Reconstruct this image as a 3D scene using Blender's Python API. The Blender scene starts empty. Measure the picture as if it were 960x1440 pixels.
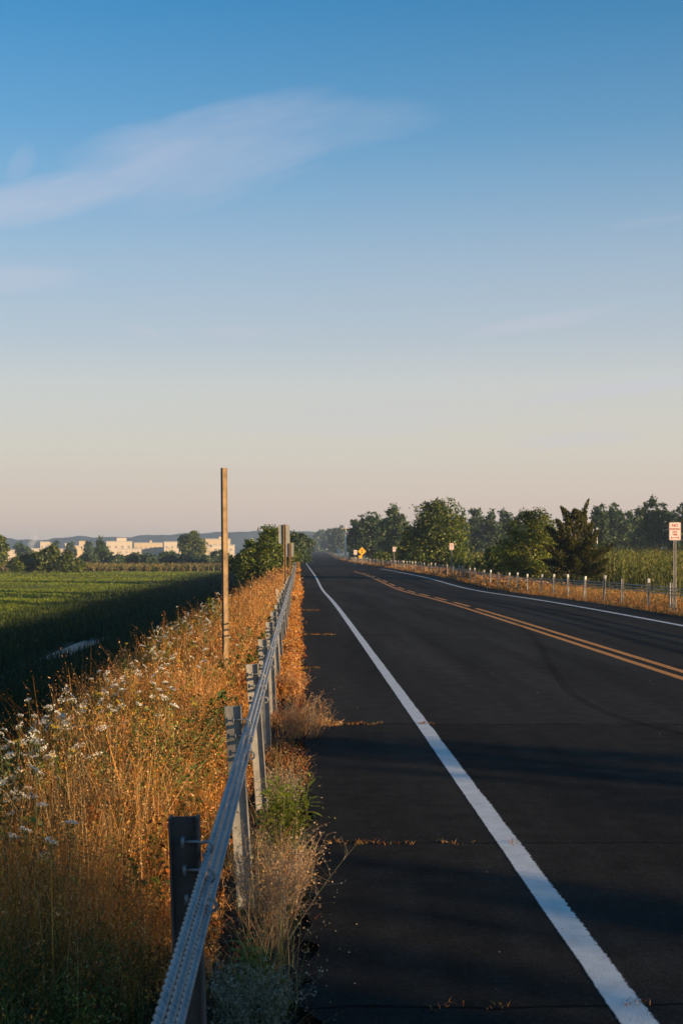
import bpy, bmesh, math, random
import numpy as np
from mathutils import Vector, Matrix

R = math.radians
S = bpy.context.scene
COL = S.collection
rng = np.random.default_rng(7)
random.seed(7)
F = 2000.0            # focal length in photograph pixels
VX, VY = 420.0, 778.0  # vanishing point of the road in the photograph
EYE = 1.5

# ------------------------------------------------------------------ helpers
def tag(o, label=None, cat=None, group=None, kind=None):
    if label: o['label'] = label
    if cat: o['category'] = cat
    if group: o['group'] = group
    if kind: o['kind'] = kind
    return o

def empty(name, loc=(0, 0, 0)):
    o = bpy.data.objects.new(name, None)
    o.empty_display_size = .2
    o.location = loc
    COL.objects.link(o)
    return o

def link(name, me, mat=None, parent=None):
    o = bpy.data.objects.new(name, me)
    if mat is not None and len(me.materials) == 0:
        me.materials.append(mat)
    COL.objects.link(o)
    if parent is not None: o.parent = parent
    return o

def copy_tree(o, parent=None):
    c = o.copy(); COL.objects.link(c)
    if parent is not None: c.parent = parent
    for ch in list(o.children): copy_tree(ch, c)
    return c

def np_mesh(name, V, Fq, col=None, smooth=False):
    """mesh from arrays: V (n,3); Fq (m,4) or (m,3), or a list of both"""
    me = bpy.data.meshes.new(name)
    V = np.asarray(V, dtype=np.float32)
    fs = Fq if isinstance(Fq, list) else [Fq]
    fs = [np.asarray(f, dtype=np.int32) for f in fs if len(f)]
    loops = np.concatenate([f.ravel() for f in fs])
    sizes = np.concatenate([np.full(len(f), f.shape[1], np.int32) for f in fs])
    starts = np.concatenate([[0], np.cumsum(sizes)[:-1]]).astype(np.int32)
    me.vertices.add(len(V)); me.vertices.foreach_set('co', V.ravel())
    me.loops.add(len(loops)); me.loops.foreach_set('vertex_index', loops)
    me.polygons.add(len(sizes)); me.polygons.foreach_set('loop_start', starts)
    me.polygons.foreach_set('loop_total', sizes)
    if smooth: me.polygons.foreach_set('use_smooth', np.ones(len(sizes), bool))
    me.update(calc_edges=True)
    if col is not None:
        c = np.ones((len(V), 4), np.float32); c[:, :3] = col
        a = me.color_attributes.new('Col', 'FLOAT_COLOR', 'POINT')
        a.data.foreach_set('color', c.ravel())
    return me

class MB:
    """collects boxes, tubes and prisms into one mesh"""
    def __init__(s): s.v = []; s.f = []
    def box(s, x0, x1, y0, y1, z0, z1):
        b = len(s.v)
        s.v += [(x0,y0,z0),(x1,y0,z0),(x1,y1,z0),(x0,y1,z0),(x0,y0,z1),(x1,y0,z1),(x1,y1,z1),(x0,y1,z1)]
        s.f += [tuple(b+i for i in q) for q in ((0,3,2,1),(4,5,6,7),(0,1,5,4),(1,2,6,5),(2,3,7,6),(3,0,4,7))]
        return s
    def prism(s, pts, z0, z1):
        """closed outline pts (x,y) counter-clockwise, extruded in z"""
        b = len(s.v); n = len(pts)
        s.v += [(x, y, z0) for x, y in pts] + [(x, y, z1) for x, y in pts]
        s.f += [(b+i, b+(i+1)%n, b+n+(i+1)%n, b+n+i) for i in range(n)]
        s.f += [tuple(b+i for i in reversed(range(n))), tuple(b+n+i for i in range(n))]
        return s
    def prism_y(s, pts, y0, y1):
        """closed outline pts (x,z), extruded along y"""
        b = len(s.v); n = len(pts)
        s.v += [(x, y0, z) for x, z in pts] + [(x, y1, z) for x, z in pts]
        s.f += [(b+i, b+(i+1)%n, b+n+(i+1)%n, b+n+i) for i in range(n)]
        s.f += [tuple(b+i for i in reversed(range(n))), tuple(b+n+i for i in range(n))]
        return s
    def tube(s, pts, rad, n=8, cap=True):
        pts = [Vector(p) for p in pts]; m = len(pts)
        rad = rad if hasattr(rad, '__len__') else [rad]*m
        b = len(s.v)
        up = Vector((0, 0, 1))
        for i, p in enumerate(pts):
            d = (pts[min(i+1, m-1)] - pts[max(i-1, 0)]).normalized()
            a = d.cross(up if abs(d.z) < .95 else Vector((0, 1, 0))).normalized(); c = d.cross(a)
            for k in range(n):
                t = 2*math.pi*k/n
                s.v.append(tuple(p + (a*math.cos(t) + c*math.sin(t))*rad[i]))
        for i in range(m-1):
            for k in range(n):
                s.f.append((b+i*n+k, b+i*n+(k+1)%n, b+(i+1)*n+(k+1)%n, b+(i+1)*n+k))
        if cap:
            s.f.append(tuple(b+k for k in reversed(range(n))))
            s.f.append(tuple(b+(m-1)*n+k for k in range(n)))
        return s
    def mesh(s, name, smooth=False, bevel=0):
        me = bpy.data.meshes.new(name); me.from_pydata(s.v, [], s.f); me.update()
        bm = bmesh.new(); bm.from_mesh(me); bmesh.ops.recalc_face_normals(bm, faces=bm.faces)
        if bevel:
            bmesh.ops.bevel(bm, geom=[e for e in bm.edges if len(e.link_faces) == 2 and e.calc_face_angle() > .6], offset=bevel, segments=1, affect='EDGES')
        bm.to_mesh(me); bm.free()
        if smooth:
            for p in me.polygons: p.use_smooth = True
        return me

# ------------------------------------------------------------------ materials
def mat(name, color, rough=.6, metal=0, spec=.5, noise=None, bump=None):
    """principled; noise = (scale, dark, light factor); bump = (scale, strength)"""
    m = bpy.data.materials.new(name); m.use_nodes = True
    nt = m.node_tree; N = nt.nodes; L = nt.links; b = N['Principled BSDF']
    b.inputs['Base Color'].default_value = (*color, 1); b.inputs['Roughness'].default_value = rough
    b.inputs['Metallic'].default_value = metal; b.inputs['Specular IOR Level'].default_value = spec
    tc = N.new('ShaderNodeTexCoord')
    if noise:
        t = N.new('ShaderNodeTexNoise'); t.inputs['Scale'].default_value = noise[0]; t.inputs['Detail'].default_value = 8; t.inputs['Roughness'].default_value = .65
        L.new(tc.outputs['Object'], t.inputs['Vector'])
        r = N.new('ShaderNodeValToRGB'); r.color_ramp.elements[0].position = .3; r.color_ramp.elements[1].position = .7
        r.color_ramp.elements[0].color = (*[c*noise[1] for c in color], 1); r.color_ramp.elements[1].color = (*[min(1, c*noise[2]) for c in color], 1)
        L.new(t.outputs['Fac'], r.inputs['Fac']); L.new(r.outputs['Color'], b.inputs['Base Color'])
    if bump:
        t = N.new('ShaderNodeTexNoise'); t.inputs['Scale'].default_value = bump[0]; t.inputs['Detail'].default_value = 6
        L.new(tc.outputs['Object'], t.inputs['Vector'])
        bp = N.new('ShaderNodeBump'); bp.inputs['Strength'].default_value = bump[1]; bp.inputs['Distance'].default_value = .01
        L.new(t.outputs['Fac'], bp.inputs['Height']); L.new(bp.outputs['Normal'], b.inputs['Normal'])
    return m

def leaf_mat(name, trans=.35, gloss=.04, tint=(1, 1, 1)):
    """vertex-coloured leaf: diffuse + translucent + a little gloss"""
    m = bpy.data.materials.new(name); m.use_nodes = True
    nt = m.node_tree; N = nt.nodes; L = nt.links
    N.remove(N['Principled BSDF']); out = N['Material Output']
    at = N.new('ShaderNodeAttribute'); at.attribute_name = 'Col'
    df = N.new('ShaderNodeBsdfDiffuse'); tr = N.new('ShaderNodeBsdfTranslucent'); gl = N.new('ShaderNodeBsdfGlossy'); gl.inputs['Roughness'].default_value = .5
    L.new(at.outputs['Color'], df.inputs['Color'])
    mx0 = N.new('ShaderNodeMix'); mx0.data_type = 'RGBA'; mx0.blend_type = 'MULTIPLY'; mx0.inputs['Factor'].default_value = 1
    L.new(at.outputs['Color'], mx0.inputs[6]); mx0.inputs[7].default_value = (*tint, 1)
    L.new(mx0.outputs[2], tr.inputs['Color'])
    m1 = N.new('ShaderNodeMixShader'); m1.inputs[0].default_value = trans
    L.new(df.outputs[0], m1.inputs[1]); L.new(tr.outputs[0], m1.inputs[2])
    m2 = N.new('ShaderNodeMixShader'); m2.inputs[0].default_value = gloss
    L.new(m1.outputs[0], m2.inputs[1]); L.new(gl.outputs[0], m2.inputs[2]); L.new(m2.outputs[0], out.inputs['Surface'])
    return m

M_LEAF = leaf_mat('foliage', .3, .03, (1.1, 1.15, .6))
M_GRASS = leaf_mat('dry_grass', .2, .02, (1.1, 1, .8))
M_BARK = mat('bark', (.12, .085, .055), .9, noise=(3, .6, 1.4), bump=(14, .6))
M_STEEL = mat('weathered_steel', (.36, .345, .31), .55, .35, noise=(9, .55, 1.2), bump=(60, .15))
M_DARKSTEEL = mat('blackened_steel', (.075, .065, .06), .75, .1, noise=(9, .5, 1.3))
M_CABLE = mat('galvanised_cable', (.23, .24, .25), .5, .3, noise=(14, .7, 1.25))
M_POST_R = mat('pale_steel', (.30, .285, .26), .6, .25, noise=(3, .5, 1.25))
M_REFL = mat('reflective_cap', (.48, .46, .43), .45)
M_SIGNW = mat('sign_white', (.60, .55, .53), .4, noise=(6, .92, 1.04))
M_SIGNR = mat('sign_red_ink', (.42, .035, .03), .5)
M_SIGNBACK = mat('sign_aluminium_back', (.25, .265, .245), .5, .4, noise=(5, .8, 1.15))
M_YELLOW = mat('sign_amber', (.80, .40, .012), .4, noise=(5, .92, 1.05))
M_BLACK = mat('sign_black_ink', (.012, .012, .012), .5)
M_RED = mat('sign_red_disc', (.55, .03, .02), .5)
M_GREEN = mat('sign_green_disc', (.03, .25, .09), .5)
M_RUST = mat('rusted_channel', (.29, .19, .095), .8, .1, noise=(7, .45, 1.3), bump=(50, .3))
M_WALL = mat('pale_wall', (.56, .48, .39), .8, noise=(.05, .85, 1.08))
M_WALL2 = mat('cream_wall', (.52, .42, .29), .8, noise=(.06, .85, 1.08))
M_ROOF = mat('flat_roof', (.42, .40, .38), .8)
M_GLASSY = mat('dull_window', (.30, .27, .24), .4)
M_DOOR = mat('loading_door', (.34, .31, .29), .6)
M_POLE = mat('pale_pole', (.66, .63, .58), .55, .2)
M_WOODP = mat('utility_pole_wood', (.40, .34, .28), .8, noise=(3, .7, 1.2))

# ------------------------------------------------------------------ terrain profile
def road_shift(y):
    y = np.asarray(y, float)
    t = np.clip(y - 300, 0, None)
    return .0155*t*t/(t + 60)
def road_z(y):
    y = np.asarray(y, float)
    t = np.clip(y - 280, 0, None)
    return -.17*np.exp(-((y - 66)/17)**2) + .0036*t*t/(t + 90)
def vnoise(x, y, s, seed=0):
    """cheap smooth noise, about -1..1"""
    r = np.random.default_rng(seed + 100); out = 0
    for k in range(6):
        a = r.uniform(0, 6.28); f = r.uniform(.5, 1.9)/s; p = r.uniform(0, 6.28)
        out = out + np.sin((x*np.cos(a) + y*np.sin(a))*6.28*f + p)
    return out/2.6
LX = np.array([-4000, -140, -60, -19, -12.6, -10.6, -9.9, -9.1, -7.8, -5.8, -4.0, -2.9, -2.2, -1.2, -.5, -.06, .25, 8.9, 9.25, 11.2, 13.5, 17, 60, 4000.])
LZ = np.array([-2.2, -2.2, -2.2, -2.2, -2.25, -2.70, -2.80, -2.72, -2.5, -2.1, -1.35, -.62, -.3, -.1, -.06, -.035, -.05, -.05, -.04, -.14, -.6, -.85, -.9, -.9])
def wide(y): return 1 + .30*np.clip((30 - np.asarray(y, float))/20, 0, 1)
def zt(x, y):
    x = np.asarray(x, float); y = np.asarray(y, float)
    xs = x - road_shift(y)
    z = np.interp(np.where((xs < 0) & (xs > -8), xs*(1 + (wide(y) - 1)*np.clip((8 + xs)/4, 0, 1)), xs), LX, LZ)
    near = np.clip((xs + 13)/10, 0, 1)*np.clip((16 - xs)/5, 0, 1)
    z = z + road_z(y)*np.clip(near*1.4, 0, 1)
    off = np.clip(np.maximum(-.3 - xs, xs - 9.4), 0, 1)
    z = z + off*(.05*vnoise(x, y, 2.3, 1) + .05*vnoise(x, y, 7, 2))
    return z

# ground sheet
xs = np.unique(np.concatenate([np.linspace(-14, -.5, 55), [-.3, -.2, -.12, -.06, 0, .1, .25, 2, 4.5, 7, 8.7, 8.95, 9.05, 9.15, 9.3], np.linspace(9.5, 18, 24),
      -np.geomspace(14.5, 4000, 34), np.geomspace(19, 4000, 34)]))
ys = np.unique(np.concatenate([[-4000, -900, -200, -60, -30, -15, -8], np.linspace(-5, 30, 90), np.geomspace(30.5, 260, 110), np.geomspace(265, 4000, 50)]))
gx, gy = np.meshgrid(xs, ys)
wx = gx + road_shift(gy)*np.clip(1 - np.abs(gx)/400, 0, 1)
gz = zt(wx, gy)
V = np.stack([wx, gy, gz], -1).reshape(-1, 3)
nx, ny = len(xs), len(ys)
idx = np.arange(nx*ny).reshape(ny, nx)
Q = np.stack([idx[:-1, :-1], idx[:-1, 1:], idx[1:, 1:], idx[1:, :-1]], -1).reshape(-1, 4)
def palette_ground(x, y):
    xs_ = x - road_shift(y)
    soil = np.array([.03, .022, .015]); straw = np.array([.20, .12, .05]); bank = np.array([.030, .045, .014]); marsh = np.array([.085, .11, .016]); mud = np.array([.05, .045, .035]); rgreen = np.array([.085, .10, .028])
    c = np.zeros((len(x), 3))
    def lerp(a, b, t): return a[None]*(1 - t[:, None]) + b[None]*t[:, None]
    n = vnoise(x, y, 3, 5)
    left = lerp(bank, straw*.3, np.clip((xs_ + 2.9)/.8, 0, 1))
    left = left*(1 - np.clip((xs_ + .55)/.3, 0, 1))[:, None] + soil[None]*np.clip((xs_ + .55)/.3, 0, 1)[:, None]
    wm = np.clip((-12.0 - xs_)/1.5, 0, 1)
    left = left*(1 - wm)[:, None] + marsh[None]*wm[:, None]
    mm = np.clip(1 - np.abs(xs_ + 9.8)/1.5, 0, 1)
    left = left*(1 - mm)[:, None] + mud[None]*mm[:, None]
    right = lerp(straw*.75, rgreen, np.clip((xs_ - 11.8)/2, 0, 1))
    c = np.where((xs_ < 4)[:, None], left, right)
    return c*(1 + .18*n)[:, None]
gme = np_mesh('ground', V, Q, palette_ground(V[:, 0], V[:, 1]), True)
mg = mat('ground_soil', (.1, .1, .05), .95, spec=.1)
nt = mg.node_tree; N = nt.nodes; L = nt.links
at = N.new('ShaderNodeAttribute'); at.attribute_name = 'Col'
tn = N.new('ShaderNodeTexNoise'); tn.inputs['Scale'].default_value = 9; tn.inputs['Detail'].default_value = 10
tn2 = N.new('ShaderNodeTexNoise'); tn2.inputs['Scale'].default_value = .22; tn2.inputs['Detail'].default_value = 6
geo = N.new('ShaderNodeNewGeometry')
mp = N.new('ShaderNodeMapping'); mp.inputs['Scale'].default_value = (1, .45, 1)
L.new(geo.outputs['Position'], tn.inputs['Vector']); L.new(geo.outputs['Position'], mp.inputs['Vector']); L.new(mp.outputs['Vector'], tn2.inputs['Vector'])
r1 = N.new('ShaderNodeMapRange'); r1.inputs['From Min'].default_value = .3; r1.inputs['From Max'].default_value = .7; r1.inputs['To Min'].default_value = .55; r1.inputs['To Max'].default_value = 1.4
r2 = N.new('ShaderNodeMapRange'); r2.inputs['From Min'].default_value = .35; r2.inputs['From Max'].default_value = .65; r2.inputs['To Min'].default_value = .7; r2.inputs['To Max'].default_value = 1.25
L.new(tn.outputs['Fac'], r1.inputs['Value']); L.new(tn2.outputs['Fac'], r2.inputs['Value'])
mm = N.new('ShaderNodeMath'); mm.operation = 'MULTIPLY'; L.new(r1.outputs[0], mm.inputs[0]); L.new(r2.outputs[0], mm.inputs[1])
vm = N.new('ShaderNodeVectorMath'); vm.operation = 'SCALE'; L.new(at.outputs['Color'], vm.inputs[0]); L.new(mm.outputs[0], vm.inputs['Scale'])
L.new(vm.outputs['Vector'], N['Principled BSDF'].inputs['Base Color'])
bp = N.new('ShaderNodeBump'); bp.inputs['Strength'].default_value = .8; bp.inputs['Distance'].default_value = .05
L.new(tn.outputs['Fac'], bp.inputs['Height']); L.new(bp.outputs['Normal'], N['Principled BSDF'].inputs['Normal'])
tag(link('ground', gme, mg), kind='structure')

# creek water
def strip(name, xl, xr, y_list, dz=0., base=road_z, wob=0., seed=3, shift=True, nacross=2):
    y_list = np.asarray(y_list, float); n = len(y_list)
    sh = road_shift(y_list) if shift else 0
    w = wob*vnoise(y_list*0, y_list, .55, seed) if wob else 0
    cols = []
    for k in range(nacross):
        t = k/(nacross - 1)
        cols.append(np.stack([sh + (xl + w)*(1 - t) + xr*t, y_list, base(y_list) + dz], -1))
    V = np.stack(cols, 1).reshape(-1, 3)
    i = np.arange(n*nacross).reshape(n, nacross)
    return np_mesh(name, V, np.stack([i[:-1, :-1], i[:-1, 1:], i[1:, 1:], i[1:, :-1]], -1).reshape(-1, 4), None, True)
m_water = mat('creek_water', (.03, .036, .034), .4, spec=.12, bump=(2.2, .6))
tag(link('water', strip('water', -10.35, -9.35, np.linspace(-30, 500, 120), -2.70, lambda y: y*0), m_water), kind='structure')

# ------------------------------------------------------------------ road
yr = np.unique(np.concatenate([[-60, -30, -12, -6], np.linspace(-3, 30, 220), np.linspace(30, 160, 200), np.linspace(162, 1500, 160)]))
m_road = bpy.data.materials.new('asphalt'); m_road.use_nodes = True
nt = m_road.node_tree; N = nt.nodes; L = nt.links; b = N['Principled BSDF']
geo = N.new('ShaderNodeNewGeometry'); sx = N.new('ShaderNodeSeparateXYZ'); L.new(geo.outputs['Position'], sx.inputs[0])
def noise(scale, detail=6, mapping=None, rough=.6):
    t = N.new('ShaderNodeTexNoise'); t.inputs['Scale'].default_value = scale; t.inputs['Detail'].default_value = detail; t.inputs['Roughness'].default_value = rough
    if mapping:
        mp = N.new('ShaderNodeMapping'); mp.inputs['Scale'].default_value = mapping; L.new(geo.outputs['Position'], mp.inputs['Vector']); L.new(mp.outputs['Vector'], t.inputs['Vector'])
    else: L.new(geo.outputs['Position'], t.inputs['Vector'])
    return t
def rng_node(src, a, b_, c, d):
    r = N.new('ShaderNodeMapRange'); r.inputs['From Min'].default_value = a; r.inputs['From Max'].default_value = b_; r.inputs['To Min'].default_value = c; r.inputs['To Max'].default_value = d
    L.new(src, r.inputs['Value']); return r.outputs[0]
def math_node(op, a, b_=None):
    m = N.new('ShaderNodeMath'); m.operation = op
    for i, v in enumerate((a, b_)):
        if v is None: continue
        if isinstance(v, (int, float)): m.inputs[i].default_value = v
        else: L.new(v, m.inputs[i])
    return m.outputs[0]
fine = rng_node(noise(140, 4).outputs['Fac'], .28, .72, .3, 1.9)
mid = math_node('MULTIPLY', rng_node(noise(5, 8).outputs['Fac'], .3, .7, .75, 1.28), rng_node(noise(38, 4).outputs['Fac'], .3, .7, .7, 1.35))
wear = rng_node(noise(.55, 5, (2.2, .13, 1)).outputs['Fac'], .35, .65, .68, 1.36)
fac = math_node('MULTIPLY', math_node('MULTIPLY', fine, mid), wear)
# transverse joints cracked through the surface
crk = None
wob = math_node('MULTIPLY', math_node('SUBTRACT', noise(1.3, 5).outputs['Fac'], .5), .22)
for yj, wj in ((4.7, .012), (7.36, .014), (12.5, .022), (18.6, .025), (26.2, .04), (37.5, .05)):
    d = math_node('ABSOLUTE', math_node('SUBTRACT', math_node('ADD', sx.outputs['Y'], wob), yj))
    k = rng_node(d, wj*.5, wj*1.2, .25, 1)
    crk = k if crk is None else math_node('MULTIPLY', crk, k)
fac = math_node('MULTIPLY', fac, crk)
# surface toned darker this side of the joint 12.5 m out
near_tone = rng_node(sx.outputs['Y'], 12.46, 12.54, .72, 1)
fac = math_node('MULTIPLY', fac, near_tone)
vs = N.new('ShaderNodeVectorMath'); vs.operation = 'SCALE'; vs.inputs[0].default_value = (.029, .0272, .0245); L.new(fac, vs.inputs['Scale'])
L.new(vs.outputs['Vector'], b.inputs['Base Color'])
b.inputs['Roughness'].default_value = 1; b.inputs['Specular IOR Level'].default_value = .04
bp = N.new('ShaderNodeBump'); bp.inputs['Strength'].default_value = .55; bp.inputs['Distance'].default_value = .006
L.new(noise(120, 4).outputs['Fac'], bp.inputs['Height']); L.new(bp.outputs['Normal'], b.inputs['Normal'])
tag(link('road', strip('road', .03, 9.1, yr, 0., wob=.06, nacross=10), m_road), kind='structure')

def paint_mat(name, color, xc, hw, left_rag=.02, right_rag=.05):
    """road paint that is scuffed along its edges and chipped, in world x about xc"""
    global N, L, geo
    m = bpy.data.materials.new(name); m.use_nodes = True
    nt = m.node_tree; N = nt.nodes; L = nt.links; b = N['Principled BSDF']
    geo = N.new('ShaderNodeNewGeometry')
    tc = N.new('ShaderNodeUVMap')
    s = N.new('ShaderNodeSeparateXYZ'); L.new(geo.outputs['Position'], s.inputs[0])
    x = math_node('SUBTRACT', s.outputs['X'], xc)
    n1 = math_node('SUBTRACT', noise(60, 5, (1, .5, 1)).outputs['Fac'], .5)
    n2 = math_node('SUBTRACT', noise(4, 3, (1, .4, 1)).outputs['Fac'], .5)
    xr = math_node('ADD', math_node('ADD', x, math_node('MULTIPLY', n1, right_rag)), math_node('MULTIPLY', n2, right_rag*1.0))
    xl = math_node('ADD', math_node('ADD', x, math_node('MULTIPLY', n1, left_rag)), math_node('MULTIPLY', n2, left_rag))
    a = math_node('MULTIPLY', rng_node(xr, hw - .008, hw + .002, 1, 0), rng_node(xl, -hw - .002, -hw + .006, 0, 1))
    chips = rng_node(noise(38, 8, (1, .6, 1), .75).outputs['Fac'], .31, .38, 0, 1)
    a = math_node('MULTIPLY', a, chips)
    tone = rng_node(noise(9, 6).outputs['Fac'], .3, .7, .8, 1.08)
    vs = N.new('ShaderNodeVectorMath'); vs.operation = 'SCALE'; vs.inputs[0].default_value = color; L.new(tone, vs.inputs['Scale'])
    L.new(vs.outputs['Vector'], b.inputs['Base Color']); b.inputs['Roughness'].default_value = .7
    L.new(a, b.inputs['Alpha'])
    bp = N.new('ShaderNodeBump'); bp.inputs['Strength'].default_value = .35; bp.inputs['Distance'].default_value = .005
    L.new(noise(130, 4).outputs['Fac'], bp.inputs['Height']); L.new(bp.outputs['Normal'], b.inputs['Normal'])
    return m
WHITE = (.60, .61, .60); AMB = (.62, .225, .004)
def ylist(a, b_):
    return np.unique(np.concatenate([[a, b_], yr[(yr > a) & (yr < b_)]]))
o = link('edge_line', strip('edge_line', .96, 1.21, ylist(-3, 700), .0016), paint_mat('edge_line_paint', WHITE, 1.085, .060, .012, .032)); tag(o, kind='structure')
o = link('edge_line', strip('edge_line', 7.86 - .06, 8.02 + .05, ylist(-3, 138), .0016), paint_mat('far_edge_line_paint', WHITE, 7.95, .075, .02, .03)); tag(o, kind='structure')
o = link('center_line', strip('center_line', 4.47, 4.69, ylist(-3, 118), .0016), paint_mat('center_line_paint', AMB, 4.59, .062, .03, .03)); tag(o, kind='structure')
# the other yellow line: solid close by, broken further on
mb_v, mb_f = [], []
m_dash = paint_mat('broken_line_paint', AMB, 4.86, .062, .03, .03)
segs = [(-3., 39.)] + [(40.6 + 6.3*k, 44.6 + 6.3*k) for k in range(11)]
off = 0
for a_, b_ in segs:
    yl = ylist(a_, b_); n = len(yl)
    for k, xx in enumerate((4.78, 5.0)):
        pass
    V = np.stack([np.stack([np.full(n, 4.78) + road_shift(yl), yl, road_z(yl) + .0016], -1), np.stack([np.full(n, 5.0) + road_shift(yl), yl, road_z(yl) + .0016], -1)], 1).reshape(-1, 3)
    i = off + np.arange(n*2).reshape(n, 2)
    mb_v.append(V); mb_f.append(np.stack([i[:-1, 0], i[:-1, 1], i[1:, 1], i[1:, 0]], -1)); off += n*2
o = link('broken_center_line', np_mesh('broken_center_line', np.concatenate(mb_v), np.concatenate(mb_f)), m_dash); tag(o, kind='structure')

# tyre skid mark curving over the lane
pts = [(4.6, 30.0), (4.1, 24.6), (3.42, 19.5), (3.02, 16.3), (2.88, 14.6), (2.94, 12.9), (3.15, 11.9), (3.5, 11.0), (4.1, 10.0)]
P2 = []
for i in range(len(pts) - 1):
    for k in range(8):
        t = k/8; p0, p1, p2, p3 = pts[max(i-1, 0)], pts[i], pts[i+1], pts[min(i+2, len(pts)-1)]
        P2.append([.5*((2*p1[c]) + (-p0[c]+p2[c])*t + (2*p0[c]-5*p1[c]+4*p2[c]-p3[c])*t*t + (-p0[c]+3*p1[c]-3*p2[c]+p3[c])*t**3) for c in (0, 1)])
P2 = np.array(P2); T = np.gradient(P2, axis=0); T /= np.linalg.norm(T, axis=1)[:, None]; Nn = np.stack([-T[:, 1], T[:, 0]], -1)
vv = np.stack([np.c_[P2 + Nn*.06, np.full(len(P2), .0016)], np.c_[P2 - Nn*.05, np.full(len(P2), .0016)]], 1).reshape(-1, 3)
ii = np.arange(len(vv)).reshape(-1, 2)
m_skid = bpy.data.materials.new('rubber_mark'); m_skid.use_nodes = True
nt = m_skid.node_tree; N = nt.nodes; L = nt.links; b = N['Principled BSDF']; geo = N.new('ShaderNodeNewGeometry')
b.inputs['Base Color'].default_value = (.010, .010, .010, 1); b.inputs['Roughness'].default_value = 1; b.inputs['Specular IOR Level'].default_value = 0
L.new(rng_node(noise(14, 6).outputs['Fac'], .35, .7, .03, .32), b.inputs['Alpha'])
tag(link('skid_mark', np_mesh('skid_mark', vv, np.stack([ii[:-1, 0], ii[:-1, 1], ii[1:, 1], ii[1:, 0]], -1)), m_skid), kind='structure')

# ------------------------------------------------------------------ grass makers
def jit(c, n, s=.25, r=rng):
    return np.asarray(c)[None]*(1 + r.normal(0, s, (n, 1)))*(1 + r.normal(0, .06, (n, 3)))
def blades(base, h, w, lean, col, tipcol=None, bend=1.0, r=rng):
    """ribbon stems; base (n,3), h/w/lean (n,), col (n,3)"""
    n = len(base)
    az = r.uniform(0, 6.283, n); ya = r.uniform(0, 6.283, n)
    d = np.stack([np.cos(az), np.sin(az)], -1); s = np.stack([np.cos(ya), np.sin(ya), 0*ya], -1)
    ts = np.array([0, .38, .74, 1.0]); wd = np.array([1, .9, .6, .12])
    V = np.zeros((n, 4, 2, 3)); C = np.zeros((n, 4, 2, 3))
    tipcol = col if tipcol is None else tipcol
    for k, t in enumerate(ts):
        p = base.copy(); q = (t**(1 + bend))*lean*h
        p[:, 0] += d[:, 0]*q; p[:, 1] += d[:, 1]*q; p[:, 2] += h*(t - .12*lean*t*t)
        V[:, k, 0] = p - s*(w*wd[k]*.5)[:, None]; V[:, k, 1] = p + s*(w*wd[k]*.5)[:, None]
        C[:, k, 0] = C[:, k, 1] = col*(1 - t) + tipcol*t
    i = np.arange(n*8).reshape(n, 4, 2)
    Fq = np.concatenate([np.stack([i[:, k, 0], i[:, k, 1], i[:, k+1, 1], i[:, k+1, 0]], -1) for k in range(3)])
    tip = V[:, 3].mean(1)
    return V.reshape(-1, 3), Fq, np.clip(C.reshape(-1, 3), .004, .9), tip, d
def rhombs(cen, size, col, r=rng, elong=1.8, updir=None):
    """small diamond faces at random angles"""
    n = len(cen)
    a = r.normal(0, 1, (n, 3)); a /= np.linalg.norm(a, axis=1)[:, None]
    if updir is not None:
        a = a*.6 + updir; a /= np.linalg.norm(a, axis=1)[:, None]
    b_ = np.cross(a, r.normal(0, 1, (n, 3))); b_ /= np.linalg.norm(b_, axis=1)[:, None] + 1e-9
    L_ = (size*elong*.5)[:, None]; W_ = (size*.5)[:, None]
    V = np.stack([cen - a*L_, cen + b_*W_, cen + a*L_, cen - b_*W_], 1).reshape(-1, 3)
    return V, np.arange(n*4).reshape(n, 4), np.repeat(np.clip(col, .004, .95), 4, axis=0)
class Acc:
    def __init__(s): s.V = []; s.F = []; s.C = []; s.n = 0
    def add(s, V, Fq, C): s.V.append(V); s.F.append(Fq + s.n); s.C.append(C); s.n += len(V)
    def mesh(s, name): return np_mesh(name, np.concatenate(s.V), np.concatenate(s.F), np.concatenate(s.C))

GOLD = np.array([.44, .195, .032]); TAN = np.array([.42, .25, .105]); RUST = np.array([.31, .100, .026]); STRAW = np.array([.50, .34, .14]); OLIVE = np.array([.085, .09, .022]); DKG = np.array([.036, .062, .016])
def pick(cols, probs, n, r=rng):
    k = r.choice(len(cols), n, p=np.array(probs)/np.sum(probs))
    return np.asarray(cols)[k]

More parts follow.
